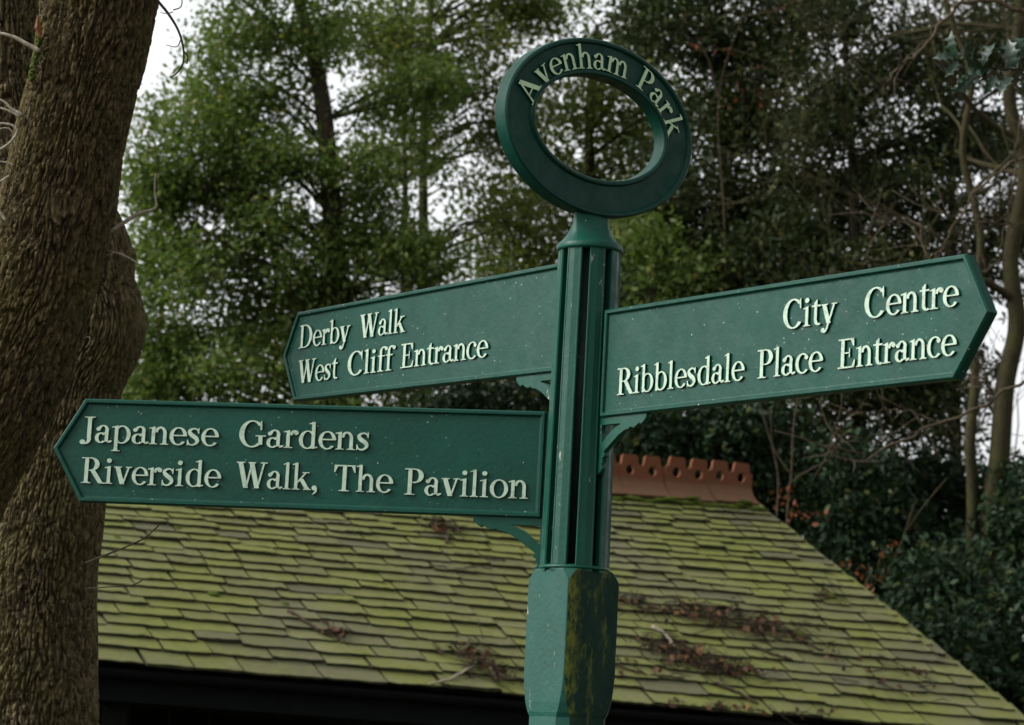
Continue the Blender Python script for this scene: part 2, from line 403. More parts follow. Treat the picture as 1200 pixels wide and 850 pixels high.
pn = np.zeros(len(o.data.polygons)*3, np.float32); o.data.polygons.foreach_get('normal', pn); _n = np.array(roof_frame(0.0, 0.5)[3])
o.data.polygons.foreach_set('material_index', np.where(pn.reshape(-1, 3) @ _n > 0.6, 0, 1).astype(np.int32))
# the slope's top finish under the ridge tiles and a mossy line below them
mb = MB(); rd = (RR-RL)/np.linalg.norm(RR-RL)
for i in range(90):
    t = i/89; p = RL+(RR-RL)*t; q = p-np.array([0, 0, 0.05])-NB*0.145+np.array([0, 0, -0.02+0.012*rng.normal()])
    s = 0.010+0.016*rng.random()
    M = Matrix.Translation(Vector(q)-off) @ Matrix.Rotation(BETA, 4, 'Z') @ Matrix.Diagonal((0.075, s, s*0.9, 1))
    bm = bmesh.new(); bmesh.ops.create_icosphere(bm, subdivisions=1, radius=1.0)
    mb.add([M @ (vv.co*(1+0.2*rng.normal())) for vv in bm.verts], [tuple(x.index for x in f.verts) for f in bm.faces]); bm.free()
mo = tag(mb.build('moss_line', MOSS, roof, smooth=True), kind='stuff')

# crested ridge tiles
TW = 0.413
def circ(cx, cy, r, n=14, rev=False):
    p = [(cx+r*math.cos(2*math.pi*i/n), cy+r*math.sin(2*math.pi*i/n)) for i in range(n)]
    return p[::-1] if rev else p
def crest_loop():
    h = 0.292; L = []; vz = 0.212
    for c in (-TW/4, TW/4):
        w2 = TW/4
        L += [(c-w2+0.002, vz), (c-w2+0.016, vz+0.004), (c-w2+0.028, vz+0.016), (c-w2+0.034, h-0.016), (c-w2+0.044, h), (c+w2-0.044, h), (c+w2-0.034, h-0.016), (c+w2-0.028, vz+0.016), (c+w2-0.016, vz+0.004), (c+w2-0.002, vz)]
    return [(-TW/2+0.002, 0.06)]+L+[(TW/2-0.002, 0.06)]
crest = curve_plate('crest', [crest_loop()[::-1], circ(-TW/4, 0.178, 0.039), circ(TW/4, 0.178, 0.039)], 0.010, 0.002)
crest.materials.append(TERRA)
mb = MB(); prof = []
for s in (1, -1):
    pr = [(0.011, 0.112), (0.016, 0.092), (0.030, 0.068), (0.058, 0.036), (0.098, 0.004), (0.130, -0.018)]
    inn = [(y-0.010, z-0.014) for y, z in pr]
    loop = pr+inn[::-1]
    vs = [(-TW/2+0.003, s*y, z) for y, z in loop]+[(TW/2-0.003, s*y, z) for y, z in loop]; n = len(loop)
    mb.add(vs, [tuple(range(n)), tuple(range(2*n-1, n-1, -1))]+[(i, (i+1) % n, n+(i+1) % n, n+i) for i in range(n)])
skirt = mb.mesh('ridge_tile', smooth=False); skirt.materials.append(TERRA)
nt_ = int(np.linalg.norm(RR-RL)/TW)
for i in range(nt_):
    p = RR-rd*(TW*(i+0.5)-0.01)+np.array([0, 0, -0.012])
    x = rd*-1 if False else rd; z = np.array([0, 0, 1.0]); yv = np.cross(z, x); yv /= np.linalg.norm(yv); z = np.cross(x, yv)
    M = Matrix(((x[0], yv[0], z[0], p[0]), (x[1], yv[1], z[1], p[1]), (x[2], yv[2], z[2], p[2]), (0, 0, 0, 1)))
    M = M @ Matrix.Rotation(R(2.0)*rng.normal(), 4, 'X') @ Matrix.Rotation(R(1.0)*rng.normal(), 4, 'Y') @ Matrix.Translation((0, 0, 0.004*rng.normal()))
    o = link('ridge_tile', skirt, roof); o.matrix_local = INV @ M
    # the pierced crest stands on the saddle: joined into the same tile
    c_ = Matrix(((1, 0, 0, 0), (0, 0, -1, 0), (0, 1, 0, 0), (0, 0, 0, 1)))
    if i == 0:
        bm = bmesh.new(); bm.from_mesh(skirt); t2 = crest.copy(); t2.transform(c_); bm.from_mesh(t2); bm.to_mesh(skirt); bm.free()
# eaves, posts, back wall
ed = (ER-EL)/np.linalg.norm(ER-EL); EXV, NBV, EDV = Vector(EX), Vector(NB), Vector(ed)
zup = Vector(np.cross(ed, NB)); zup.normalize()
L_e = float(np.linalg.norm(ER-EL)); mid = Vector((EL+ER)/2)-off
mb = MB(); mb.box(mid+NBV*0.10+Vector((0, 0, -0.145)), L_e-0.1, 0.03, 0.20, (EDV, NBV, zup)); mb.build('fascia_board', FASCIA, shelter)
mb = MB(); gl = Vector(EL)-off+Vector((0, 0, -0.055))+NBV*0.02; gr = Vector(ER)-off+Vector((0, 0, -0.055))+NBV*0.02
prof = [(0.055*math.cos(q), 0.055*math.sin(q)) for q in np.linspace(math.pi, 2*math.pi, 9)]
prof = prof+[(x*0.92, y*0.92) for x, y in prof[::-1]]
vs = []; n = len(prof)
for e in (gl, gr): vs += [e+NBV*x+Vector((0, 0, y)) for x, y in prof]
mb.add(vs, [(i, (i+1) % n, n+(i+1) % n, n+i) for i in range(n)]); mb.build('gutter', FASCIA, shelter)
zf = float(P_EAVE[2])
for t in np.linspace(0.04, 0.96, 6):
    p = Vector(EL+(ER-EL)*t)-off+NBV*0.35; zt = p.z-0.10
    mb = MB(); mb.box((p.x, p.y, zt/2-0.05), 0.12, 0.12, zt+0.1, (EXV, NBV, Vector((0, 0, 1)))); mb.build('post', TIMBER, shelter)
    if t < 0.95:
        q = Vector(EL+(ER-EL)*(t+0.184))-off+NBV*0.35; cc = (p+q)/2
        mb = MB(); mb.box((cc.x, cc.y, cc.z-0.19), (q-p).length-0.13, 0.10, 0.15, (EDV, NBV, zup)); mb.build('beam', TIMBER, shelter)
pm = Vector((EL+ER)/2)-off
for k in range(26):
    t = (k+0.5)/26; p = Vector(EL+(ER-EL)*(0.03+0.94*t))-off+NBV*3.7
    mb = MB(); mb.box((p.x, p.y, 1.15), L_e*0.94/26-0.006, 0.03, 2.3, (EXV, NBV, Vector((0, 0, 1)))); mb.build('wall_board', TIMBER, shelter)
for end, fr in ((EL, 0.35), (ER, -0.35)):
    p = Vector(end)-off+EXV*fr+NBV*2.05
    mb = MB(); mb.box((p.x, p.y, 1.0), 0.04, 3.3, 2.0, (EXV, NBV, Vector((0, 0, 1)))); mb.build('end_wall', TIMBER, shelter)
mb = MB(); c0 = pm+NBV*2.05; mb.box((c0.x, c0.y, -0.02), L_e-0.4, 3.8, 0.16, (EXV, NBV, Vector((0, 0, 1)))); mb.build('floor_slab', CONCRETE, shelter)

# ------------------------------------------------------------------ lettering: raised seriffed glyphs (cap height 1)
X_H, ASC, DESC = 0.68, 1.03, -0.31
S_C, S_L, HAIR = 0.136, 0.116, 0.046
def g_arc(cx, cy, rx, ry, a0, a1, thick, thin=HAIR, n=22):
    o = []
    for a in np.linspace(R(a0), R(a1), n):
        o.append(((cx+rx*math.cos(a), cy+ry*math.sin(a)), (cx+(rx-thick)*math.cos(a), cy+(ry-thin)*math.sin(a))))
    return ('strip', o, abs(a1-a0) >= 359.9)
def g_poly(*p): return ('poly', list(p))
def g_disc(cx, cy, r): return ('poly', circ(cx, cy, r, 14))
def g_stem(x, y0, y1, w): return g_poly((x-w/2, y0), (x+w/2, y0), (x+w/2, y1), (x-w/2, y1))
def g_foot(x, w, y=0.0, l=0.085, r=0.085, h=0.04):
    return g_poly((x-w/2-l, y), (x+w/2+r, y), (x+w/2+r, y+h*0.6), (x+w/2+r*0.25, y+h), (x+w/2, y+h*2.1), (x-w/2, y+h*2.1), (x-w/2-l*0.25, y+h), (x-w/2-l, y+h*0.6))
def g_head(x, w, y=1.0, l=0.085, r=0.085, h=0.04):
    return g_poly(*[(a, 2*y-b) for a, b in g_foot(x, w, y, l, r, h)[1]][::-1])
def g_flag(x, w, y): return g_poly((x-w/2, y-0.16), (x+w/2, y-0.16), (x+w/2, y), (x+w/2-0.02, y), (x-w/2-0.095, y-0.055), (x-w/2-0.095, y-0.09), (x-w/2, y-0.085))
def g_bar(x0, x1, y0, y1): return g_poly((x0, y0), (x1, y0), (x1, y1), (x0, y1))
def g_diag(xa, ya, xb, yb, w):                 # w measured along x
    return g_poly((xa-w/2, ya), (xa+w/2, ya), (xb+w/2, yb), (xb-w/2, yb))
def g_curve(P, W, n=26):
    c = smooth_path(P, n); ws = np.interp(np.linspace(0, 1, n), np.linspace(0, 1, len(W)), W); o = []
    for i in range(n):
        t = c[min(i+1, n-1)]-c[max(i-1, 0)]; t /= np.linalg.norm(t); nn = np.array([-t[1], t[0]])
        o.append((tuple(c[i]+nn*ws[i]/2), tuple(c[i]-nn*ws[i]/2)))
    return ('strip', o, False)
def arch(x0, x1):                              # from a stem at x0 over to a stem at x1
    rr = x1+S_L/2; cx = (x0+S_L*0.2+rr)/2; rx = rr-cx
    return [g_arc(cx, 0.44, rx, 0.255, 172, 0, S_L, 0.075), g_stem(x1, 0.02, 0.445, S_L), g_foot(x1, S_L)]
BOWL = dict(thick=0.132, thin=0.047)
GL = {
 'o': (0.64, [g_arc(0.32, 0.34, 0.31, 0.355, 0, 360, 0.132, 0.047, 40)]),
 'c': (0.55, [g_arc(0.31, 0.34, 0.30, 0.355, 55, 318, 0.132, 0.05), g_disc(0.455, 0.545, 0.078)]),
 'e': (0.57, [g_arc(0.305, 0.34, 0.295, 0.355, 4, 322, 0.128, 0.05), g_bar(0.10, 0.585, 0.345, 0.395)]),
 'a': (0.58, [g_arc(0.215, 0.19, 0.205, 0.205, 40, 320, 0.125, 0.047), g_stem(0.40, 0.05, 0.50, S_L), g_arc(0.275, 0.48, 0.195, 0.215, 0, 160, S_L, 0.055), g_disc(0.115, 0.535, 0.075),
              g_poly((0.30, 0.40), (0.38, 0.40), (0.38, 0.355), (0.20, 0.33)), g_poly((0.35, 0.12), (0.45, 0.0), (0.54, 0.02), (0.59, 0.07), (0.57, 0.10), (0.47, 0.09))]),
 'n': (0.68, [g_stem(0.15, 0.02, 0.66, S_L), g_flag(0.15, S_L, X_H+0.01), g_foot(0.15, S_L)]+arch(0.15, 0.53)),
 'm': (1.02, [g_stem(0.15, 0.02, 0.66, S_L), g_flag(0.15, S_L, X_H+0.01), g_foot(0.15, S_L)]+arch(0.15, 0.51)+arch(0.51, 0.87)),
 'h': (0.68, [g_stem(0.15, 0.02, ASC, S_L), g_flag(0.15, S_L, ASC), g_foot(0.15, S_L)]+arch(0.15, 0.53)),
 'r': (0.48, [g_stem(0.15, 0.02, 0.66, S_L), g_flag(0.15, S_L, X_H+0.01), g_foot(0.15, S_L, r=0.11), g_arc(0.36, 0.44, 0.19, 0.255, 165, 55, 0.12, 0.09), g_disc(0.415, 0.59, 0.082)]),
 'i': (0.34, [g_stem(0.16, 0.02, 0.66, S_L), g_flag(0.16, S_L, X_H+0.01), g_foot(0.16, S_L), g_disc(0.15, 0.90, 0.088)]),
 'l': (0.34, [g_stem(0.16, 0.02, ASC, S_L), g_flag(0.16, S_L, ASC), g_foot(0.16, S_L)]),
 't': (0.40, [g_stem(0.18, 0.14, 0.80, S_L*0.95), g_poly((0.02, 0.63), (0.38, 0.63), (0.38, 0.69), (0.02, 0.69)), g_poly((0.113, 0.66), (0.247, 0.66), (0.247, 0.87), (0.20, 0.87), (0.113, 0.74)),
              g_arc(0.29, 0.16, 0.177, 0.175, 180, 310, 0.133, 0.06)]),
 'f': (0.40, [g_stem(0.18, 0.02, 0.84, S_L), g_foot(0.18, S_L, r=0.11), g_bar(0.03, 0.38, 0.63, 0.68), g_arc(0.315, 0.82, 0.205, 0.225, 180, 45, S_L, 0.06), g_disc(0.425, 0.945, 0.078)]),
 'b': (0.66, [g_stem(0.15, 0.0, ASC, S_L), g_flag(0.15, S_L, ASC), g_arc(0.335, 0.34, 0.295, 0.355, -152, 152, **BOWL)]),
 'd': (0.68, [g_stem(0.51, 0.0, ASC, S_L), g_flag(0.51, S_L, ASC), g_arc(0.325, 0.34, 0.295, 0.355, 28, 332, **BOWL), g_poly((0.51, 0.0), (0.66, 0.035), (0.66, 0.07), (0.51, 0.10))]),
 'p': (0.66, [g_stem(0.15, DESC, 0.66, S_L), g_flag(0.15, S_L, X_H+0.01), g_foot(0.15, S_L, DESC), g_arc(0.335, 0.34, 0.295, 0.355, -152, 152, **BOWL)]),
 'k': (0.69, [g_stem(0.15, 0.02, ASC, S_L), g_flag(0.15, S_L, ASC), g_foot(0.15, S_L), g_diag(0.19, 0.26, 0.50, 0.66, 0.075), g_diag(0.33, 0.42, 0.57, 0.03, 0.17), g_bar(0.37, 0.63, 0.64, 0.68), g_bar(0.43, 0.71, 0.0, 0.04)]),
 's': (0.49, [g_curve([(0.40, 0.54), (0.33, 0.635), (0.21, 0.645), (0.095, 0.545), (0.17, 0.41), (0.32, 0.29), (0.375, 0.155), (0.26, 0.03), (0.12, 0.04), (0.055, 0.15)], [0.045, 0.055, 0.065, 0.115, 0.155, 0.155, 0.115, 0.065, 0.055, 0.045]),
              g_poly((0.385, 0.47), (0.425, 0.47), (0.425, 0.68), (0.395, 0.68), (0.37, 0.60)), g_poly((0.03, 0.0), (0.06, 0.0), (0.085, 0.09), (0.07, 0.215), (0.03, 0.215))]),
 'v': (0.63, [g_diag(0.125, 0.65, 0.315, 0.0, 0.165), g_diag(0.515, 0.65, 0.335, 0.0, 0.065), g_bar(0.0, 0.27, 0.64, 0.68), g_bar(0.41, 0.63, 0.64, 0.68)]),
 'y': (0.63, [g_diag(0.125, 0.65, 0.325, 0.0, 0.165), g_diag(0.525, 0.65, 0.225, -0.24, 0.07), g_bar(0.0, 0.27, 0.64, 0.68), g_bar(0.42, 0.64, 0.64, 0.68), g_arc(0.135, -0.19, 0.115, 0.12, 190, 340, 0.06, 0.07), g_disc(0.085, -0.215, 0.082)]),
 ',': (0.30, [g_disc(0.14, 0.085, 0.095), g_curve([(0.20, 0.08), (0.19, -0.06), (0.08, -0.17)], [0.09, 0.07, 0.03], 10)]),
 'A': (0.86, [g_diag(0.125, 0.03, 0.40, 0.98, 0.075), g_diag(0.40, 1.02, 0.70, 0.03, 0.18), g_bar(0.20, 0.60, 0.31, 0.365), g_bar(0.0, 0.27, 0.0, 0.04), g_bar(0.54, 0.86, 0.0, 0.04)]),
 'C': (0.86, [g_arc(0.46, 0.50, 0.43, 0.525, 42, 322, 0.17, 0.055, 30), g_poly((0.73, 0.66), (0.775, 0.66), (0.765, 1.01), (0.735, 1.01), (0.69, 0.90))]),
 'G': (0.95, [g_arc(0.47, 0.50, 0.44, 0.525, 42, 312, 0.17, 0.055, 30), g_poly((0.745, 0.66), (0.79, 0.66), (0.78, 1.01), (0.75, 1.01), (0.70, 0.90)), g_stem(0.755, 0.09, 0.44, S_C), g_bar(0.58, 0.93, 0.41, 0.45)]),
 'D': (0.92, [g_stem(0.22, 0, 1, S_C), g_bar(0.03, 0.42, 0, 0.045), g_bar(0.03, 0.42, 0.955, 1.0), g_arc(0.40, 0.50, 0.47, 0.50, -90, 90, 0.17, 0.047)]),
 'E': (0.78, [g_stem(0.22, 0, 1, S_C), g_bar(0.03, 0.66, 0, 0.05), g_bar(0.03, 0.66, 0.95, 1.0), g_bar(0.22, 0.48, 0.49, 0.54), g_poly((0.47, 0.36), (0.51, 0.36), (0.51, 0.67), (0.47, 0.67)),
              g_poly((0.52, 0.97), (0.63, 0.74), (0.67, 0.74), (0.67, 1.0), (0.52, 1.0)), g_poly((0.50, 0.0), (0.69, 0.0), (0.725, 0.27), (0.685, 0.27), (0.60, 0.08))]),
 'J': (0.50, [g_stem(0.31, 0.16, 1, S_C), g_head(0.31, S_C, 1.0, 0.12, 0.12), g_arc(0.20, 0.16, 0.1875, 0.23, -110, 0, S_C, 0.06), g_disc(0.10, 0.01, 0.095)]),
 'P': (0.72, [g_stem(0.22, 0, 1, S_C), g_foot(0.22, S_C, l=0.11, r=0.13), g_bar(0.03, 0.42, 0.955, 1.0), g_arc(0.38, 0.725, 0.30, 0.275, -90, 90, 0.165, 0.047), g_bar(0.22, 0.40, 0.45, 0.497)]),
 'R': (0.86, [g_stem(0.22, 0, 1, S_C), g_foot(0.22, S_C, l=0.11, r=0.11), g_bar(0.03, 0.40, 0.955, 1.0), g_arc(0.37, 0.74, 0.30, 0.26, -90, 90, 0.165, 0.047), g_bar(0.22, 0.42, 0.48, 0.527), g_diag(0.44, 0.50, 0.74, 0.02, 0.18), g_bar(0.68, 0.89, 0.0, 0.042)]),
 'T': (0.80, [g_stem(0.40, 0, 1, S_C), g_foot(0.40, S_C, l=0.12, r=0.12), g_bar(0.04, 0.76, 0.95, 1.0), g_poly((0.03, 0.72), (0.07, 0.72), (0.17, 0.96), (0.05, 1.0)), g_poly((0.73, 0.72), (0.77, 0.72), (0.75, 1.0), (0.63, 0.96))]),
 'W': (1.14, [g_diag(0.15, 0.97, 0.38, 0.0, 0.175), g_diag(0.57, 0.97, 0.395, 0.0, 0.07), g_diag(0.56, 0.97, 0.79, 0.0, 0.175), g_diag(1.01, 0.97, 0.805, 0.0, 0.07), g_bar(0.0, 0.31, 0.958, 1.0), g_bar(0.43, 0.71, 0.958, 1.0), g_bar(0.88, 1.13, 0.958, 1.0)]),
}
_gcache = {}
def glyph_mesh(ch, mat, depth=1.0):
    key = (ch, mat.name)
    if key in _gcache: return _gcache[key]
    q = MB()
    for i, pr in enumerate(GL[ch][1]):
        z = 1.0-0.028*i                            # each stroke a hair lower than the last: no shared planes
        if pr[0] == 'poly':
            pts = pr[1]; n = len(pts)
            q.add([(x, y, 0) for x, y in pts]+[(x, y, z) for x, y in pts], [tuple(range(n, 2*n))]+[(j, (j+1) % n, n+(j+1) % n, n+j) for j in range(n)])
        else:
            st, closed = pr[1], pr[2]; n = len(st); vs = []
            for (a, b) in st: vs += [(*a, 0), (*a, z), (*b, 0), (*b, z)]
            fs = []
            for j in range(n-1 if not closed else n):
                A, B = 4*j, 4*((j+1) % n)
                fs += [(A+1, B+1, B+3, A+3), (A, B, B+1, A+1), (A+2, A+3, B+3, B+2)]
            if not closed: fs += [(0, 1, 3, 2), (4*n-4, 4*n-2, 4*n-1, 4*n-3)]
            q.add(vs, fs)
    me = q.mesh('letter'); me.materials.append(mat); me.materials.append(PAINT_SIGN)      # only the faces carry the pale paint
    me.polygons.foreach_set('material_index', [0 if abs(p.normal.z) > 0.5 else 1 for p in me.polygons]); _gcache[key] = me
    return me
def put_letter(ch, M, parent, mat): o = link('letter', glyph_mesh(ch, mat), parent); o.matrix_local = M; return o
def put_word(word, x0, x1, y, cap, parent, mat, z, raised):
    tot = sum(GL[c][0] for c in word); sx = (x1-x0)/tot; x = x0
    for c in word:
        put_letter(c, Matrix.Translation((x, y, z)) @ Matrix.Diagonal((sx, cap, raised, 1)), parent, mat); x += GL[c][0]*sx

# ------------------------------------------------------------------ the signpost
signpost = tag(empty('signpost', (0, 0, 0)), 'dark green cast metal signpost with three finger boards and an oval ring on top', 'signpost')
Z = lambda z: z+EYE
SLOT0 = R(36.83)
# fluted shaft: eight flat faced panels with dark slots between
Z0, Z1, RA0, RA1 = 0.376, 0.984, 0.0645, 0.0590
def panel_mesh():
    q = MB(); hw = math.pi/8*0.69
    sec = lambda r: [(r*0.74*math.cos(-hw*0.95), r*0.74*math.sin(-hw*0.95)), (r*0.965*math.cos(hw), -r*0.965*math.sin(hw)), (r*1.0*math.cos(hw*0.90), -r*math.sin(hw*0.90)), (r*1.0*math.cos(hw*0.78), -r*math.sin(hw*0.78)),
                     (r*0.985*math.cos(hw*0.70), -r*0.985*math.sin(hw*0.70)), (r*0.992, 0), (r*0.985*math.cos(hw*0.70), r*0.985*math.sin(hw*0.70)), (r*math.cos(hw*0.78), r*math.sin(hw*0.78)), (r*math.cos(hw*0.90), r*math.sin(hw*0.90)), (r*0.965*math.cos(hw), r*0.965*math.sin(hw)), (r*0.74*math.cos(hw*0.95), r*0.74*math.sin(hw*0.95))]
    n = 11; vs = []
    for z, r in ((Z(Z0)-0.002, RA0), (Z(Z1)+0.002, RA1)): vs += [(x, y, z) for x, y in sec(r)]
    q.add(vs, [tuple(range(n)), tuple(range(2*n-1, n-1, -1))]+[(i, (i+1) % n, n+(i+1) % n, n+i) for i in range(n)])
    return q.mesh('shaft_panel')
pm_ = panel_mesh(); pm_.materials.append(PAINT)
for i in range(8):
    o = link('shaft_panel', pm_, signpost); o.rotation_euler = (0, 0, SLOT0+math.pi/8+i*math.pi/4)
mb = MB(); mb.lathe([(RA0*0.80, Z(Z0)), (RA1*0.80, Z(Z1))], 24); mb.build('shaft_core', SLOT, signpost, True)
# flange and flared neck below the ring
NP = [(0.050, 0.976, 0), (0.0615, 0.977, 0), (0.0625, 0.981, 0), (0.0620, 0.987, 0), (0.0600, 0.990, 0), (0.0560, 0.994, 0.05), (0.0500, 1.002, 0.15), (0.0450, 1.012, 0.3), (0.0415, 1.024, 0.55), (0.0395, 1.037, 0.8), (0.0400, 1.048, 0.95), (0.0425, 1.060, 1.0), (0.0470, 1.070, 1.0)]
mb = MB(); nn_ = 40; vs = []
for r_, z_, k_ in NP:
    ry_ = r_+(0.0118-r_)*k_
    for j in range(nn_):
        q_ = 2*math.pi*j/nn_; x_, y_ = r_*math.cos(q_), ry_*math.sin(q_)
        vs.append((x_*math.cos(SLOT0)-y_*math.sin(SLOT0), x_*math.sin(SLOT0)+y_*math.cos(SLOT0), Z(z_)))
mb.add(vs, [(i*nn_+j, i*nn_+(j+1) % nn_, (i+1)*nn_+(j+1) % nn_, (i+1)*nn_+j) for i in range(len(NP)-1) for j in range(nn_)]+[tuple(range(nn_-1, -1, -1)), tuple((len(NP)-1)*nn_+j for j in range(nn_))])
neck = mb.build('neck', PAINT, signpost, True)
# square base block with chamfer stops
def block():
    rows = [(0.000, -EYE-0.1, 0.018, 0.0575), (0, 0.060, 0.018, 0.0575), (0, 0.108, 0.018, 0.0575), (0, 0.116, 0.015, 0.0590), (0, 0.135, 0.009, 0.0600), (0, 0.160, 0.004, 0.0600), (0, 0.185, 0.0014, 0.0600), (0, 0.352, 0.0014, 0.0600), (0, 0.360, 0.003, 0.0600), (0, 0.375, 0.016, 0.0600), (0, 0.378, 0.018, 0.0585)]
    faces_l, faces_r = [], []; vs = []
    for _, z, c, a in rows:
        for sx, sy, sw in ((1, 1, 0), (-1, 1, 1), (-1, -1, 0), (1, -1, 1)):
            p = [(sx*a, sy*(a-c)), (sx*(a-c), sy*a)]
            if sw: p = p[::-1]
            vs += [(x, y, Z(z)) for x, y in p]
    fs = []
    for i in range(len(rows)-1):
        for j in range(8): fs.append((i*8+j, i*8+(j+1) % 8, (i+1)*8+(j+1) % 8, (i+1)*8+j))
    fs += [tuple(range(7, -1, -1)), tuple((len(rows)-1)*8+j for j in range(8))]
    return vs, fs
q = MB(); q.add(*block()); me = q.mesh('base_block')
me.materials.append(PAINT_BASE); me.materials.append(PAINT_BASE_ALGAE_SHADE)
o = link('base_block', me, signpost); o.rotation_euler = (0, 0, SLOT0)
for p in me.polygons:                               # algae on this side, over green darkened as its shade
    a = math.degrees(math.atan2(p.normal.y, p.normal.x))
    if -95 < a < -40 and False: p.material_index = 1
    w_ = (Matrix.Rotation(SLOT0, 3, 'Z') @ p.normal); az = math.degrees(math.atan2(w_.y, w_.x))
    if abs(p.normal.z) < 0.9 and -75 < az < 60: p.material_index = 1
# bolts on the flange are not visible; a thin plate caps the block
mb = MB(); mb.lathe([(0.060, Z(0.3785)), (0.0655, Z(0.379)), (0.0655, Z(0.383)), (0.062, Z(0.386))], 40); mb.build('base_collar', PAINT, signpost, True)

def offset_poly(P, d):                              # P counter-clockwise and convex, moved inwards
    n = len(P); o = []
    for i in range(n):
        a, b, c = np.array(P[i-1]), np.array(P[i]), np.array(P[(i+1) % n])
        e1 = (b-a)/np.linalg.norm(b-a); e2 = (c-b)/np.linalg.norm(c-b)
        n1, n2 = np.array([-e1[1], e1[0]]), np.array([-e2[1], e2[0]])
        o.append(tuple(b+(n1+n2)*d/(1+n1 @ n2)))
    return o
def view_frame(tdir_az):
    t = Vector((math.cos(tdir_az), math.sin(tdir_az), 0)); u = Vector((0, 0, 1)); n = t.cross(u)
    return Matrix(((t.x, u.x, n.x, 0), (t.y, u.y, n.y, 0), (t.z, u.z, n.z, EYE), (0, 0, 0, 1)))
T2 = 0.012
def board(outline):
    lev = [(0.0, 0.0), (0.0, T2-0.003), (0.0025, T2), (0.0070, T2), (0.0085, T2-0.0015), (0.0095, T2-0.0055), (0.0120, T2-0.0062)]
    q = MB(); n = len(outline); vs = []
    for d, z in lev: vs += [(x, y, z) for x, y in offset_poly(outline, d)]
    nl = len(lev); base = len(vs)
    for d, z in lev[1:]: vs += [(x, y, -z) for x, y in offset_poly(outline, d)]
    fs = [(k*n+i, k*n+(i+1) % n, (k+1)*n+(i+1) % n, (k+1)*n+i) for k in range(nl-1) for i in range(n)]
    fs.append(tuple((nl-1)*n+i for i in range(n)))
    bk = [0]+[base+k*n for k in range(nl-1)]
    for k in range(nl-1): fs += [(bk[k]+(i+1) % n, bk[k]+i, bk[k+1]+i, bk[k+1]+(i+1) % n) for i in range(n)]
    fs.append(tuple(bk[-1]+i for i in range(n-1, -1, -1)))
    q.add(vs, fs); return q.mesh('finger_board')
def arc_pts(cx, cy, rx, ry, a0, a1, n): return [(cx+rx*math.cos(R(a)), cy+ry*math.sin(R(a))) for a in np.linspace(a0, a1, n)]
def bracket_mesh():
    # corner at (0,0): x runs out along the board's underside, y down is negative
    k = 0.000433
    P = [(1085, 545), (762, 545), (764, 566), (784, 584), (795, 591), (806, 584), (822, 593), (840, 603), (856, 600), (864, 597), (872, 604), (905, 611), (940, 627), (985, 658), (1028, 688), (1040, 699), (1030, 706), (1034, 716), (1046, 718), (1040, 735), (1056, 748), (1040, 760), (1050, 775), (1068, 789), (1085, 785)]
    H = [(930, 578), (1058, 578), (1058, 662), (1045, 655), (1020, 632), (990, 610), (960, 594), (932, 586)]
    f = lambda L: [((1085-x)*k, -(y-545)*k) for x, y in L]
    return curve_plate('bracket', [f(P), f(H)], 0.0045, 0.001)
BR = bracket_mesh(); BR.materials.append(PAINT)
def finger(outline, az_dir, side, words, near, zb, specks=PAINT_SIGN, label=None):
    """side -1: board runs to the viewer's left; +1: to the right"""
    M = view_frame(az_dir if side > 0 else az_dir+math.pi)
    me = board(outline); me.materials.append(specks)
    b = link('finger_board', me, signpost); b.matrix_local = M
    if label: b['label'] = label
    for w_, x0, x1, y in words:
        put_word(w_, x0, x1, y, 0.0495, b, LETTER, T2-0.0070, 0.0052)
    # tongue that slots into the shaft
    ys = [p[1] for p in outline]; q = MB()
    q.box((side*(near-0.012), (min(ys)+max(ys))/2, 0), 0.034, 0.196, 0.010); q.build('tongue', PAINT, b)
    br = link('bracket', BR, b)
    br.matrix_local = Matrix.Translation((side*(near-0.012), zb+0.001, 0)) @ Matrix.Diagonal((side, 1, 1, 1))
    return b
# left pointing board seen square on
finger([(-0.0660, 0.4730), (-0.0660, 0.6724), (-0.9643, 0.6720), (-1.0218, 0.5744), (-0.9607, 0.4728)], R(169.5), -1,
       [('Japanese', -0.9704, -0.6954, 0.5877), ('Gardens', -0.6562, -0.3982, 0.5887), ('Riverside', -0.9643, -0.6855, 0.5092), ('Walk,', -0.6555, -0.4930, 0.5102), ('The', -0.4668, -0.3513, 0.5102), ('Pavilion', -0.3302, -0.0920, 0.5079)],
       0.0660, 0.4730, label='finger board reading Japanese Gardens, Riverside Walk, The Pavilion')
finger([(-0.0660, 0.7550), (-0.0660, 0.9640), (-0.9444, 0.9530), (-0.9889, 0.8610), (-0.9390, 0.7610)], R(128.7), -1,
       [('Derby', -0.9346, -0.7478, 0.8735), ('Walk', -0.7141, -0.5572, 0.8755), ('West', -0.9288, -0.7832, 0.7978), ('Cliff', -0.7505, -0.5909, 0.7998), ('Entrance', -0.5662, -0.2819, 0.8010)],
       0.0660, 0.7553, label='finger board reading Derby Walk, West Cliff Entrance')
finger([(0.0660, 0.8594), (0.0660, 0.6585), (0.9587, 0.6575), (1.0300, 0.7583), (0.9769, 0.8574)], R(-53.17), 1,
       [('City', 0.5515, 0.6844, 0.7755), ('Centre', 0.7488, 0.9626, 0.7745), ('Ribblesdale', 0.1097, 0.4585, 0.6960), ('Place', 0.4904, 0.6545, 0.6955), ('Entrance', 0.6902, 0.9607, 0.6953)],
       0.0660, 0.6585, label='finger board reading City Centre, Ribblesdale Place Entrance')
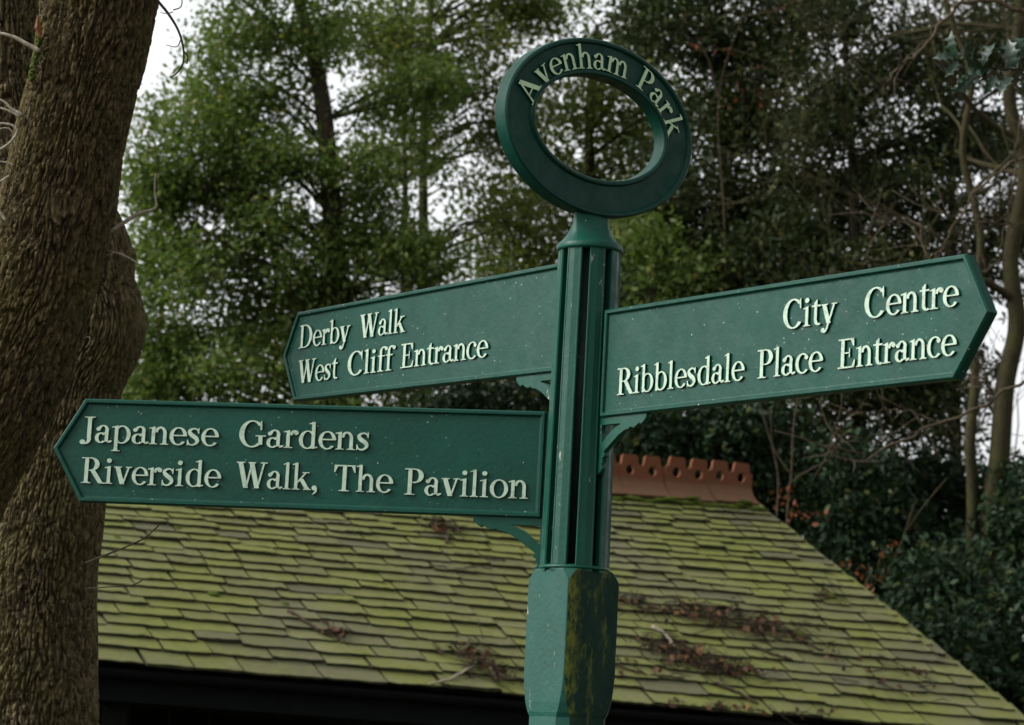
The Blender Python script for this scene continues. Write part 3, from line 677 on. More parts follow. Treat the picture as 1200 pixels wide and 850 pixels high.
# oval ring
RZ, RA, RB = 1.215, 0.227, 0.169
def ring_mesh():
    front = [(0.0, 0.0), (0.0, 0.015), (0.003, 0.018), (0.0075, 0.018), (0.0095, 0.0165), (0.0110, 0.0125), (0.0590, 0.0125), (0.0605, 0.0165), (0.0625, 0.018), (0.067, 0.018), (0.070, 0.015), (0.070, 0.0)]
    sec = front+[(w_, -z) for w_, z in front[::-1][1:-1]]; n = 96; k = len(sec); vs = []
    for i in range(n):
        q = 2*math.pi*i/n
        for w_, z in sec: vs.append(((RA-w_)*math.cos(q), (RB-w_)*math.sin(q), z))
    fs = [(i*k+j, ((i+1) % n)*k+j, ((i+1) % n)*k+(j+1) % k, i*k+(j+1) % k) for i in range(n) for j in range(k)]
    q = MB(); q.add(vs, fs); me = q.mesh('ring', True)
    try:
        me.set_sharp_from_angle(angle=R(35))
    except Exception: pass
    return me
me = ring_mesh(); me.materials.append(PAINT_RING)
ring = link('ring', me, signpost); ring.matrix_local = view_frame(SLOT0) @ Matrix.Translation((0, RZ, 0))
ring['label'] = 'oval ring reading Avenham Park'
txt = 'Avenham Park'; capr = 0.0460; ba, bb = 0.1630, 0.1100
th = np.linspace(R(174.5), R(5.5), 2000); xy = np.stack([ba*np.cos(th), bb*np.sin(th)], 1)
s_ = np.concatenate([[0], np.cumsum(np.linalg.norm(np.diff(xy, axis=0), axis=1))])
adv = [(0.40 if c == ' ' else GL[c][0])*capr*1.16 for c in txt]; gap = (s_[-1]-sum(adv))/(len(txt)-1)
cur = 0
for c, a in zip(txt, adv):
    if c != ' ':
        i = np.searchsorted(s_, cur+a/2); p = xy[min(i, 1999)]; t = xy[min(i+3, 1999)]-xy[max(min(i, 1996)-3, 0)]; an = math.atan2(t[1], t[0])
        put_letter(c, Matrix.Translation((p[0], p[1], 0.0118)) @ Matrix.Rotation(an, 4, 'Z') @ Matrix.Translation((-a/2, 0, 0)) @ Matrix.Diagonal((capr*1.16, capr, 0.0058, 1)), ring, LETTER_RING)
    cur += a+gap

# ------------------------------------------------------------------ the two trunks on the left
def trunk(name, rows, depth, nth, step, mat, seed, amp, parent, knot=None, dz=None):
    """rows: (centre px, y px, radius px) down the picture; built as a round trunk at `depth`"""
    rows = np.array(rows, float); pts = np.array([at(x, y, depth+(dz[i] if dz else 0)) for i, (x, y, r) in enumerate(rows)])
    rad = rows[:, 2]*depth/F_PX
    k_ = len(pts); dl = np.linalg.norm(np.diff(pts, axis=0), axis=1); ts = [0.0]
    while ts[-1] < k_-1-1e-6:                        # fine where it is near and seen, coarse up in the crown and at the foot
        i_ = int(ts[-1]); yy = np.interp(ts[-1], range(k_), rows[:, 1])
        ts.append(min(k_-1, ts[-1]+step*(1 if -30 < yy < 880 else 6)/dl[min(i_, k_-2)]))
    ts = np.minimum(np.array(ts), k_-1-1e-9); n = len(ts); qp = np.vstack([2*pts[0]-pts[1], pts, 2*pts[-1]-pts[-2]]); ii = ts.astype(int); tt = (ts-ii)[:, None]
    A_, B_, C_, D_ = qp[ii], qp[ii+1], qp[ii+2], qp[ii+3]
    P = 0.5*(2*B_+(-A_+C_)*tt+(2*A_-5*B_+4*C_-D_)*tt*tt+(-A_+3*B_-3*C_+D_)*tt**3); rr = np.interp(ts, range(k_), rad)
    T = np.gradient(P, ts, axis=0); T /= np.linalg.norm(T, axis=1)[:, None]
    U = np.cross(T, np.array([0, 1.0, 0])); U /= np.linalg.norm(U, axis=1)[:, None]; Vv = np.cross(T, U)
    q = np.linspace(0, 2*math.pi, nth, endpoint=False); cs, sn = np.cos(q), np.sin(q)
    N = U[:, None, :]*cs[None, :, None]+Vv[:, None, :]*sn[None, :, None]
    s = np.concatenate([[0], np.cumsum(np.linalg.norm(np.diff(P, axis=0), axis=1))])
    cyl = np.stack([np.broadcast_to(rr.mean()*cs, (n, nth)), np.broadcast_to(rr.mean()*sn, (n, nth)), np.broadcast_to(s[:, None], (n, nth))], -1).reshape(-1, 3)+seed
    wp = noise3(cyl*np.array([9, 9, 5]))*0.012; c2 = cyl+np.stack([wp, -wp, wp*0.5], 1)
    n1 = noise3(c2*np.array([104, 104, 16])); n2 = noise3(c2*np.array([210, 210, 44])+7); n3 = noise3(c2*np.array([18, 18, 9])+3)
    e_ = np.clip(np.abs(n1)/0.17, 0, 1); rid = e_*e_*(3-2*e_); e_ = np.clip(np.abs(n2)/0.2, 0, 1); fin = e_*e_*(3-2*e_)
    h = (rid*1.0+fin*0.5-0.7)*amp+n3*amp*0.5
    big = noise3(cyl*np.array([4.5, 4.5, 2.6])+11)*rr.mean()*0.09
    h = (h+big).reshape(n, nth)
    if knot is not None:                              # bark flows round the old branch scars
        V0 = P[:, None, :]+N*(rr[:, None, None])
        for (kp, kr, kh) in knot: h = h*(1-0.75*np.exp(-(np.linalg.norm(V0-kp, axis=2)/kr)**4))
    Vx = P[:, None, :]+N*(rr[:, None, None]+h[:, :, None])
    if knot is not None:
        for (kp, kr, kh) in knot:
            d = np.linalg.norm(Vx-kp, axis=2)
            Vx = Vx+N*((np.exp(-(d/kr)**2)*kh + np.exp(-(d/(kr*1.1))**4)*np.sin(d/kr*20+n3.reshape(n, nth)*9)*0.0038)[:, :, None])
    idx = np.arange(n*nth).reshape(n, nth); a = idx[:-1]; b = idx[1:]
    Fc = np.stack([a, np.roll(a, -1, 1), np.roll(b, -1, 1), b], -1).reshape(-1, 4)
    return link(name, np_mesh(name, Vx.reshape(-1, 3), Fc, True), parent, mat)

def px_tube(mb, pts, depth, r0, r1, n=6, res=None):
    P = smooth_path([at(x, y, depth+(z if len(t) > 0 else 0)) for x, y, *t in [(p[0], p[1], *p[2:]) for p in pts] for z in [t[0] if t else 0]], res or 4*len(pts))
    mb.tube(P, list(np.linspace(r0, r1, len(P))), n)

def twig(pts, depth, r0, r1):
    mb = MB(); px_tube(mb, pts, depth, r0, r1); mb.build(TW_NAME, TW_MAT, TW_PAR, True)
DA, DB = 6.0, 7.0
tA = tag(empty('leaning_tree', tuple(at(-290, 850, DA)*np.array([1, 1, 0]))), 'brown furrowed trunk leaning across in front of another trunk, with a round knot', 'tree')
tA.location = (0, 0, 0)
trunk('trunk', [(150, -330, 56), (128, -140, 61), (116, 0, 65), (97, 100, 58), (81, 165, 59), (70, 226, 63), (53, 300, 64), (33, 367, 64), (-4, 461, 65), (-60, 575, 66), (-120, 700, 69), (-165, 850, 73), (-200, 1050, 78), (-225, 1400, 95), (-235, 1650, 120)],
      DA, 400, 0.0027, BARK, 2.0, 0.0125, tA, knot=[(at(72, 240, DA-0.14), 0.050, 0.010)])
TW_NAME, TW_MAT, TW_PAR = 'dead_twig', DEAD, tA
twig([(-60, 30), (-20, 36), (12, 42), (32, 52), (46, 60)], DA-0.17, 0.0022, 0.0055)
twig([(-40, 108), (0, 117), (14, 128), (26, 135)], DA-0.15, 0.0020, 0.0040)
twig([(-30, 120), (5, 128), (24, 137)], DA-0.15, 0.0014, 0.0032)
twig([(-50, 150), (2, 145), (20, 152), (12, 167), (-5, 178), (-40, 196)], DA-0.16, 0.0030, 0.0034)
twig([(-40, 170), (8, 150), (20, 176)], DA-0.15, 0.0016, 0.0020)
twig([(-40, 188), (4, 190), (16, 194)], DA-0.14, 0.0012, 0.0025)
twig([(-30, 234), (0, 213), (11, 206)], DA-0.15, 0.0012, 0.0025)
twig([(-20, 236), (-2, 247), (7, 259)], DA-0.15, 0.0030, 0.0040)
twig([(112, 280, 0.05), (128, 272), (150, 258), (164, 250), (178, 246), (183, 241), (181, 225), (182, 203)], DA, 0.0052, 0.0018)
twig([(164, 250), (163, 244)], DA, 0.0025, 0.0012)
twig([(116, 296, 0.05), (135, 296), (152, 303), (164, 311)], DA, 0.0035, 0.0018)
twig([(112, 302, 0.05), (128, 299), (135, 295)], DA, 0.0022, 0.0014)
twig([(95, 398, 0.05), (104, 395), (105, 401), (100, 408)], DA-0.05, 0.0022, 0.0010)
TW_NAME, TW_MAT, TW_PAR = 'hanging_twig', BARK_DARK, tA
twig([(150, -60), (172, -18), (184, 0), (197, 16), (209, 36), (215, 58), (214, 76), (206, 87), (199, 91)], DA-0.1, 0.0040, 0.0013)
twig([(203, 12), (212, 8), (213, -4), (209, -25)], DA-0.1, 0.0014, 0.0012)
twig([(203, 14), (196, 16), (188, 15)], DA-0.1, 0.0012, 0.0008)
twig([(212, 47), (207, 55), (195, 53)], DA-0.1, 0.0015, 0.0008)
twig([(215, 60), (220, 66), (219, 75)], DA-0.1, 0.0014, 0.0018)
twig([(44, 86), (40, 76), (42, 66)], DA-0.17, 0.003, 0.001)
mb = MB(); rr_ = np.random.default_rng(8)
for i_ in range(150):
    i = i_*46/150; y = 26+i*1.5; x = 47-0.16*i+rr_.normal()*1.5-(0 if i < 20 else (i-20)*0.12); p = at(x, y, DA-0.095-0.03*rr_.random())
    bm = bmesh.new(); bmesh.ops.create_icosphere(bm, subdivisions=1, radius=0.0022+0.0030*rr_.random())
    mb.add([vv.co*(1+0.3*rr_.normal())+Vector(p) for vv in bm.verts], [tuple(k_.index for k_ in f.verts) for f in bm.faces]); bm.free()
tag(mb.build('moss_strip', MOSS, tA, True), kind='stuff')
q = at(44, 32, DA-0.14)
mb = MB(); mb.add([q+UP*0.028, q+RT*0.008, q-UP*0.028+RT*0.008, q-RT*0.007-UP*0.002, q+_fw*-0.006], [(0, 4, 1), (1, 4, 2), (2, 4, 3), (3, 4, 0)]); dl = mb.build('dead_leaf', LEAF_ORANGE)
tag(dl, 'single curled red brown leaf caught on the leaning trunk', 'leaf')

tB = tag(empty('elbowed_tree', (0, 0, 0)), 'thick grey brown trunk with an elbow bend, standing behind the leaning trunk', 'tree')
trunk('trunk', [(15, -330, 52), (8, -140, 54), (6, 0, 56), (14, 90, 53), (34, 180, 49), (72, 245, 47), (97, 290, 48), (104, 335, 47), (112, 386, 52), (88, 450, 51), (69, 520, 56), (54, 600, 64), (44, 680, 66), (40, 760, 70), (36, 860, 74), (30, 1000, 80), (25, 1250, 100), (25, 1440, 125)],
      DB, 400, 0.0031, BARK_REAR, 19.0, 0.0135, tB, knot=[(at(150, 300, DB), 0.035, 0.02), (at(166, 385, DB), 0.06, 0.012)])
TW_NAME, TW_MAT, TW_PAR = 'side_twig', BARK_DARK, tB
twig([(232-5, 470+14), (226, 472), (231, 450), (236, 438)], DB-0.2, 0.0022, 0.0012)
twig([(100, 660, 0.1), (125, 650), (150, 640), (170, 630), (186, 616)], DB-0.3, 0.0022, 0.0018)
twig([(100, 690, 0.1), (128, 688), (150, 687), (162, 683), (168, 679)], DB-0.3, 0.0016, 0.0014)

# ------------------------------------------------------------------ foliage
def leaves(centres, sig, nper, size, rg, up=0.35, asp=0.5):
    cen = np.repeat(np.asarray(centres), nper, axis=0); n = len(cen)
    sg = np.repeat(np.asarray(sig).reshape(-1), nper) if np.ndim(sig) else sig
    off_ = rg.normal(size=(n, 3)); r = np.linalg.norm(off_, axis=1, keepdims=True); off_ = off_/r*np.minimum(r, 2.3)
    off_ = off_*np.array([1.0, 1.0, 0.72])*(sg[:, None] if np.ndim(sg) else sg)
    p = cen+off_
    d = rg.normal(size=(n, 3)); d[:, 2] -= 0.25; d /= np.linalg.norm(d, axis=1)[:, None]
    nn = rg.normal(size=(n, 3)); nn[:, 2] += up*2; nn -= d*(nn*d).sum(1)[:, None]; nn /= np.linalg.norm(nn, axis=1)[:, None]
    sd_ = np.cross(nn, d); L = size*(0.5+1.05*rg.random(n)**1.3)[:, None]; W = L*asp
    a = p; b = p+d*L*0.45+sd_*W*0.5+nn*L*0.08; c = p+d*L; e = p+d*L*0.45-sd_*W*0.5+nn*L*0.08
    V = np.stack([a, b, c, e], 1).reshape(-1, 3); i = np.arange(n)*4
    Fc = np.stack([np.stack([i, i+1, i+2], 1), np.stack([i, i+2, i+3], 1)], 1).reshape(-1, 3)
    return V, Fc
def lobes_to_clumps(lobes, depth, rg):
    out_ = []
    for lb in lobes:
        cx, cy, rx, ry, n = lb[:5]; dd = lb[5] if len(lb) > 5 else 0.0
        nb_ = max(3, n//3); u = rg.normal(size=(nb_, 3)); u /= np.linalg.norm(u, axis=1)[:, None]; u *= (rg.random(nb_)**0.40)[:, None]
        u = u[rg.integers(0, nb_, n)]+rg.normal(size=(n, 3))*np.array([0.24, 0.24, 0.10])      # clumps gather along boughs
        c = at(cx, cy, depth+dd); sx, sz = rx*depth/F_PX, ry*depth/F_PX
        out_.append(c+u*np.array([sx, (sx+sz)*0.5, sz]))
    return np.vstack(out_)
def tree(name, label, cat, trunk_px, depth, r_base, lobes, nper, sig, leaf, mat, seed, group=None, bark=BARK_DARK, limbs=True, extra=None):
    rg = np.random.default_rng(seed); cl = lobes_to_clumps(lobes, depth, rg)
    P = np.array([at(x, y, depth) for x, y in trunk_px]); P = np.vstack([[P[0][0], P[0][1], -0.1], P]) if P[0][2] > 0.3 else P
    root = empty(name, (float(P[0][0]), float(P[0][1]), 0.0)); tag(root, label, cat, group); o_ = Vector(root.location)
    sp = smooth_path(P, 24); mb = MB()
    mb.tube([Vector(p)-o_ for p in sp], list(np.linspace(r_base, r_base*0.25, 24)), 8)
    if limbs:
        for c in cl[rg.permutation(len(cl))[:90]]:
            hz = np.hypot(sp[:, 0]-c[0], sp[:, 1]-c[1]); want = c[2]-hz*0.45
            i = int(np.argmin(np.abs(sp[:, 2]-want))); a = sp[i]; dst = np.linalg.norm(c-a)
            if dst < 0.1: continue
            mdl = (a+c)/2+np.array([0, 0, dst*0.10])+rg.normal(size=3)*dst*0.07
            pth = smooth_path([a, mdl, c], 7); r0 = min(r_base*0.5, 0.008+dst*0.012)
            mb.tube([Vector(p)-o_ for p in pth], list(np.linspace(r0, 0.004, 7)), 4, False)
    mb.build('trunk', bark, root, True)
    V, Fc = leaves(cl, sig, nper, leaf, rg); V = V-np.array(o_)
    link('crown', np_mesh('crown', V, Fc), root, mat)
    return root, cl
def bare_tree(name, label, base, levels, length, rad, seed, mat, lean=(0, 0, 1), group=None, spread=0.55, minr=0.0022, cat='tree', first=0.9, nb=3, path=None):
    rg = np.random.default_rng(seed); root = tag(empty(name, (float(base[0]), float(base[1]), 0.0)), label, cat, group); o_ = np.array([base[0], base[1], 0.0])
    mb = MB(); stack = [(np.array(base, float)-o_, np.array(lean, float)/np.linalg.norm(lean), length*first, rad, levels)]
    for pth, pr, starts in (path or []):
        sp = smooth_path(pth, 40); mb.tube([p_-o_ for p_ in sp], list(np.linspace(pr, pr*0.35, 40)), 8)
        for t_ in starts:
            i_ = int(t_*39); dq = np.array([rg.normal()*0.8, rg.normal()*0.8, 0.55]); stack.append((sp[i_]-o_, dq/np.linalg.norm(dq), length*(0.5+0.4*rg.random()), pr*(1-0.65*t_)*0.5, levels-1))
    if path: stack.pop(0)
    while stack:
        p, d, L, r, lv = stack.pop(); k = 5 if lv > 1 else 4; pts = [p]; dd = d.copy()
        for i in range(k):
            dd = dd+rg.normal(size=3)*0.16+np.array([0, 0, 0.05]); dd /= np.linalg.norm(dd); pts.append(pts[-1]+dd*L/k)
        r1 = max(minr, r*0.55); mb.tube(pts, list(np.linspace(r, r1, k+1)), 6 if lv > 3 else (4 if lv > 1 else 3), False)
        if lv > 0:
            for j in range(nb+(1 if lv < 3 else 0)):
                i = k if j == 0 else rg.integers(1, k+1); nd = dd+rg.normal(size=3)*spread; nd /= np.linalg.norm(nd)
                stack.append((pts[i], nd, L*(0.62+0.25*rg.random()), max(minr, (r+(r1-r)*i/k)*0.62), lv-1))
    mb_me = bpy.data.meshes.new('branches'); V = np.array(mb.v)
    q4 = np.array([f for f in mb.f if len(f) == 4]); me = np_mesh('branches', V, q4, True)
    link('branches', me, root, mat)
    return root

# left, sunlit evergreen with a trunk that leans
tree('evergreen_tree', 'tall leafy green tree with an open pale sky edge beside the leaning trunk', 'tree', [(425, 640), (400, 420), (388, 230), (375, 100), (350, 0), (330, -90)], 26, 0.15,
     [(330, 50, 80, 70, 32), (270, 90, 55, 60, 22), (250, 165, 80, 75, 36), (215, 215, 60, 70, 22), (330, 190, 90, 90, 40), (190, 290, 50, 60, 18), (260, 290, 95, 80, 44), (345, 320, 95, 90, 46), (195, 390, 60, 70, 26),
      (270, 410, 100, 80, 44), (370, 430, 90, 80, 36), (430, 330, 70, 90, 26), (330, -60, 110, 70, 26), (440, 180, 50, 90, 24), (300, 520, 150, 70, 40), (170, 440, 55, 50, 22), (250, 470, 80, 40, 24), (460, 90, 50, 60, 14), (450, 300, 60, 80, 26), (470, 400, 60, 60, 24)],
     165, 0.165, 0.060, LEAF_GREEN, 21)
tree('evergreen_tree', 'twin stemmed tree with dark slim trunks and sky between its branches', 'tree', [(500, 640), (497, 400), (496, 250), (497, 140), (505, 20), (510, -60)], 30, 0.085,
     [(510, 60, 80, 80, 30), (560, 110, 60, 80, 20), (490, 150, 60, 50, 12), (430, 30, 50, 60, 10), (590, 20, 60, 70, 16), (600, 210, 55, 80, 20), (560, 380, 80, 60, 30), (620, 310, 60, 70, 22), (500, 430, 90, 60, 36), (530, -50, 120, 60, 24)],
     165, 0.20, 0.062, LEAF_OLIVE, 22)
tree('slim_tree', 'slim dark tree stem standing beside the twin stemmed tree', 'tree', [(468, 620), (472, 380), (475, 220), (472, 120), (470, 40)], 29.5, 0.055,
     [(470, 90, 45, 60, 14), (455, 190, 40, 40, 7), (480, 10, 50, 50, 12)], 110, 0.19, 0.07, LEAF_OLIVE, 23)
tree('evergreen_tree', 'olive green tree seen through the oval ring and behind the post', 'tree', [(705, 600), (700, 330), (690, 150), (700, 30)], 31, 0.12,
     [(690, 150, 90, 80, 30), (650, 250, 80, 70, 26), (740, 270, 80, 70, 36), (770, 190, 60, 80, 24), (660, 40, 70, 60, 12), (740, 60, 70, 70, 20), (700, 360, 110, 70, 40), (780, 420, 90, 70, 36), (640, 440, 100, 60, 36)],
     125, 0.22, 0.08, LEAF_OLIVE, 24)
HOLLY, _ = tree('holly_tree', 'dark dense evergreen with a heavy trunk behind the oval ring and right hand board', 'tree', [(848, 700), (846, 420), (850, 200), (840, 40)], 26.6, 0.16,
     [(820, 60, 80, 80, 34), (880, 120, 80, 80, 40), (850, 220, 90, 80, 50), (800, 300, 70, 70, 34), (880, 320, 100, 80, 56), (900, 40, 90, 70, 36), (840, 420, 110, 80, 60), (930, 230, 70, 80, 34), (820, -40, 120, 60, 26), (760, 360, 60, 70, 24)],
     150, 0.185, 0.068, LEAF_DARK, 25)
tree('holly_tree', 'dark evergreen with scattered sky gaps rising above the right hand board', 'tree', [(1010, 700), (1005, 420), (1000, 220), (990, 40)], 25.6, 0.10,
     [(980, 50, 90, 70, 30), (1040, 110, 80, 70, 22), (970, 160, 80, 70, 26), (1010, 240, 100, 60, 34), (1080, 200, 60, 70, 14), (960, 300, 90, 60, 34), (1060, 300, 80, 60, 20), (1010, 400, 120, 70, 50), (1010, -30, 120, 60, 24), (930, 470, 90, 60, 34), (1060, 470, 80, 50, 26), (1130, 60, 70, 70, 20), (1150, 170, 60, 60, 13), (1150, 270, 50, 40, 10), (1195, 90, 50, 90, 14), (1190, 260, 50, 60, 9)],
     120, 0.155, 0.064, LEAF_DARK, 26)
tree('evergreen_tree', 'dark tree filling the gaps behind the mossy bare tree', 'tree', [(1120, 660), (1118, 420), (1115, 200), (1110, 40)], 29, 0.09,
     [(1120, 90, 90, 90, 30), (1175, 200, 70, 80, 24), (1100, 310, 80, 60, 26), (1165, 330, 50, 50, 12), (1180, 30, 60, 60, 16), (1080, 440, 70, 50, 24), (1140, 480, 60, 40, 10), (1060, 180, 60, 70, 16)], 110, 0.20, 0.075, LEAF_DARK, 28)
tree('young_tree', 'pale green young tree below and right of the oval ring', 'tree', [(765, 560), (765, 400), (768, 290)], 25.7, 0.022,
     [(775, 265, 42, 40, 13), (752, 330, 38, 45, 10), (790, 330, 35, 40, 8), (770, 400, 50, 40, 10)], 80, 0.17, 0.068, LEAF_GREEN, 27, limbs=False)
# the same wood goes on at the right and behind: unseen evergreen copies, the near ones added for shade
def copy_tree(src, loc, rz, sc, label):
    c = src.copy(); C.objects.link(c); c.location = loc; c.rotation_euler = (0, 0, rz); c.scale = (sc, sc, sc); c['label'] = label
    for ch in list(src.children): d = ch.copy(); C.objects.link(d); d.parent = c
for loc, rz, sc, lab in (((6.5, 1.0, 0), 0.6, 1.25, 'unseen dark evergreen shading the signpost from the right'), ((6.0, -5.5, 0), 2.1, 1.3, 'unseen dark evergreen shading the signpost from the near right'), ((1.5, -13.0, 0), 3.6, 1.4, 'unseen dark evergreen shading the signpost from behind the camera'), ((8.0, -12.0, 0), 4.6, 1.4, 'unseen dark evergreen far right behind the camera, shading the signpost'), ((7.5, -2.2, 0), 5.2, 1.2, 'unseen dark evergreen close beside another, shading the oval ring from the right'), ((7.6, 20.5, 0), 0.9, 1.1, 'dark evergreen beyond the mossy bare tree at the wood edge'), ((11.2, 22.5, 0), 2.9, 1.15, 'dark evergreen far along the wood edge'), ((9.0, 7.5, 0), 1.4, 1.3, 'dark evergreen between the signpost and the shelter corner')):
    copy_tree(HOLLY, loc, rz, sc, lab)
# shrubs behind the shelter
SH = [((1150, 740), 100, 100, 74, 22.5, 31), ((1060, 690), 90, 80, 60, 25.0, 32), ((1190, 610), 75, 65, 40, 24, 33), ((1090, 590), 80, 60, 44, 27.5, 34), ((990, 600), 80, 70, 50, 27.0, 35), ((910, 560), 70, 60, 40, 27.2, 36), ((1003, 580), 46, 66, 34, 24.5, 42), ((810, 515), 90, 45, 44, 25.0, 37), ((1200, 860), 100, 80, 60, 22, 38), ((1110, 820), 80, 80, 50, 23, 39), ((700, 490), 80, 50, 36, 27, 40), ((560, 490), 100, 50, 44, 27.5, 41)]
SHL = ['glossy deep green shrub beside the low corner of the slate roof', 'glossy deep green shrub close behind the sloping roof edge', 'glossy shrub at the foot of the mossy bare tree', 'dark shrub between the mossy bare tree and the roof edge', 'dark shrub behind the thin saplings', 'dark shrub behind the end of the red ridge', 'dark upright shrub right of the thin forked sapling', 'dark shrub behind the red ridge tiles', 'low glossy shrub under the deep green shrub beside the roof corner', 'low dark shrub under the sloping roof edge', 'dark shrub behind the signpost shaft', 'dark shrub between the two left pointing boards']
for ((x, y), rx, ry, n, dp, sdd), lb in zip(SH, SHL):
    tree('shrub', lb, 'shrub', [(x, y+60), (x, y)], dp, 0.03, [(x, y, rx, ry, n), (x-rx*0.4, y+ry*0.8, rx*0.8, ry*0.7, n//3), (x+rx*0.4, y+ry*0.8, rx*0.8, ry*0.7, n//3)], 150, 0.17, 0.072, LEAF_LAUREL, sdd, 'shrubs behind the shelter', limbs=False)
# bare trees
MD = 24.0; b0 = at(1168, 700, MD); b0[2] = 0
stem = lambda L: [np.array([*at(*L[0], MD)[:2], -0.1])]+[at(x, y, MD) for x, y in L]
bare_tree('bare_tree', 'mossy bare tree with yellow green bark rising past the right hand board tip', b0, 5, 1.7, 0.13, 51, BARK_MOSSY, (0.02, 0, 1), spread=0.55, minr=0.003,
          path=[(stem([(1160, 640), (1171, 540), (1178, 450), (1192, 380), (1184, 300), (1202, 200), (1182, 110), (1196, 0), (1165, -120), (1170, -220)]), 0.105, (0.45, 0.55, 0.6, 0.66, 0.72, 0.78, 0.84, 0.9, 0.95, 1.0)),
                (stem([(1139, 640), (1137, 520), (1143, 440), (1136, 370), (1150, 280), (1128, 180), (1138, 90), (1108, 0), (1112, -80)]), 0.055, (0.5, 0.62, 0.7, 0.8, 0.9, 1.0))])
for i, (x, dp, sdd, ht) in enumerate(((640, 33, 52, 3.0), (575, 35, 53, 3.0), (170, 38, 54, 2.7), (1090, 30, 55, 3.0), (720, 36, 56, 3.0))):
    b0 = at(x, 500, dp); b0[2] = 0
    bare_tree('bare_tree', ['leafless tree with fine brown twigs left of the oval ring', 'leafless tree with fine twigs behind the twin stemmed tree', 'faint leafless tree against the pale sky beside the leaning trunk', 'leafless tree with reddish twigs above the right hand board', 'leafless tree seen through the oval ring'][i], b0, 6, ht, 0.09, sdd, TWIG, (0, 0, 1), 'leafless trees in the background', spread=0.42, minr=0.004)
# saplings with a few orange leaves behind the roof
def sapling(label, paths, leaf_px, depth, seed):
    rg = np.random.default_rng(seed); P0 = at(*paths[0][0], depth); root = tag(empty('sapling', (float(P0[0]), float(P0[1]), 0)), label, 'sapling', 'thin saplings with orange leaves'); o_ = np.array(root.location)
    mb = MB()
    for i, pth in enumerate(paths):
        pts = [at(x, y, depth) for x, y in pth]
        if i == 0: pts = [np.array([pts[0][0], pts[0][1], -0.05])]+pts
        sp = smooth_path(pts, 6*len(pts)); mb.tube([Vector(p-o_) for p in sp], list(np.linspace(0.012 if i == 0 else 0.008, 0.004, len(sp))), 5)
    mb.build('stem', TWIG if seed % 2 else BARK_MOSSY, root, True)
    cen = np.array([at(x, y, depth) for x, y in leaf_px]); V, Fc = leaves(cen, 0.05, 5, 0.055, rg); link('leaves', np_mesh('leaves', V-o_, Fc), root, LEAF_ORANGE)
sapling('thin forked sapling with orange leaves rising behind the red ridge end', [[(921, 640), (927, 560), (930, 500), (938, 440), (934, 380)], [(926, 555), (908, 528), (898, 500), (888, 465)], [(910, 610), (912, 560), (905, 520), (903, 480)], [(927, 565), (950, 550), (975, 538)]],
        [(915, 588), (923, 593), (930, 603), (945, 602), (952, 604), (963, 603), (925, 615), (918, 580), (922, 577)], 23.7, 61)
sapling('thin sapling with orange leaves against the sloping roof edge', [[(1010, 720), (1035, 680), (1055, 640), (1068, 600), (1075, 585)], [(1060, 625), (1085, 590), (1110, 560)], [(1035, 680), (1030, 660), (1042, 640)]],
        [(1010, 695), (1017, 700), (1015, 672), (1002, 668), (1000, 664), (1034, 670), (1042, 641), (1040, 655), (1022, 690)], 22.9, 62)
sapling('thin drooping branches with orange leaves in front of the dark evergreen above the board', [[(846, 640), (850, 300), (842, 120), (870, 20), (890, -30)], [(843, 120), (830, 70), (815, 45)], [(850, 90), (880, 80), (900, 105)], [(870, 20), (920, 12), (960, 14)], [(880, 80), (925, 85), (968, 92)]],
        [(905, 15), (925, 10), (960, 15), (940, 33), (820, 55), (846, 62), (882, 75), (893, 108), (898, 112), (919, 108), (935, 92), (965, 92), (870, 105), (858, 118), (800, 20)], 25.8, 63)
# bare twigs sweeping across at the right
mb = MB(); rg = np.random.default_rng(77)
for pth, r in (([(1240, 420), (1160, 470), (1100, 495), (1050, 520), (1010, 540), (980, 535), (960, 520)], 0.010), ([(1230, 160), (1150, 220), (1110, 280), (1080, 330)], 0.009), ([(1230, 20), (1140, 0), (1110, 20), (1090, 50), (1060, 75), (1040, 95)], 0.014), ([(1110, 280), (1060, 260), (1010, 270)], 0.006), ([(1160, 470), (1150, 430), (1120, 400)], 0.005), ([(1240, 250), (1180, 262), (1120, 256), (1100, 253)], 0.006), ([(980, 535), (978, 515), (982, 500)], 0.006), ([(1200, 130), (1170, 300), (1130, 320)], 0.006), ([(1100, 495), (1050, 480), (1000, 485)], 0.004)):
    P = smooth_path([at(x, y, 14.5) for x, y in pth], 24); P = P+rg.normal(size=P.shape)*0.008; mb.tube(P, list(np.linspace(r, r*0.35, 24)), 5)
    for k_ in range(10):
        i = rg.integers(4, 23); d = rg.normal(size=3); d /= np.linalg.norm(d); e = P[i]+d*(0.12+0.22*rg.random()); mb.tube(smooth_path([P[i], (P[i]+e)/2+rg.normal(size=3)*0.02, e], 5), [0.0035, 0.003, 0.0028, 0.002, 0.0015], 3)
o = mb.build('bare_branch', TWIG, None, True); tag(o, 'long bare reddish brown branch reaching in above and below the right hand board tip', 'branch')
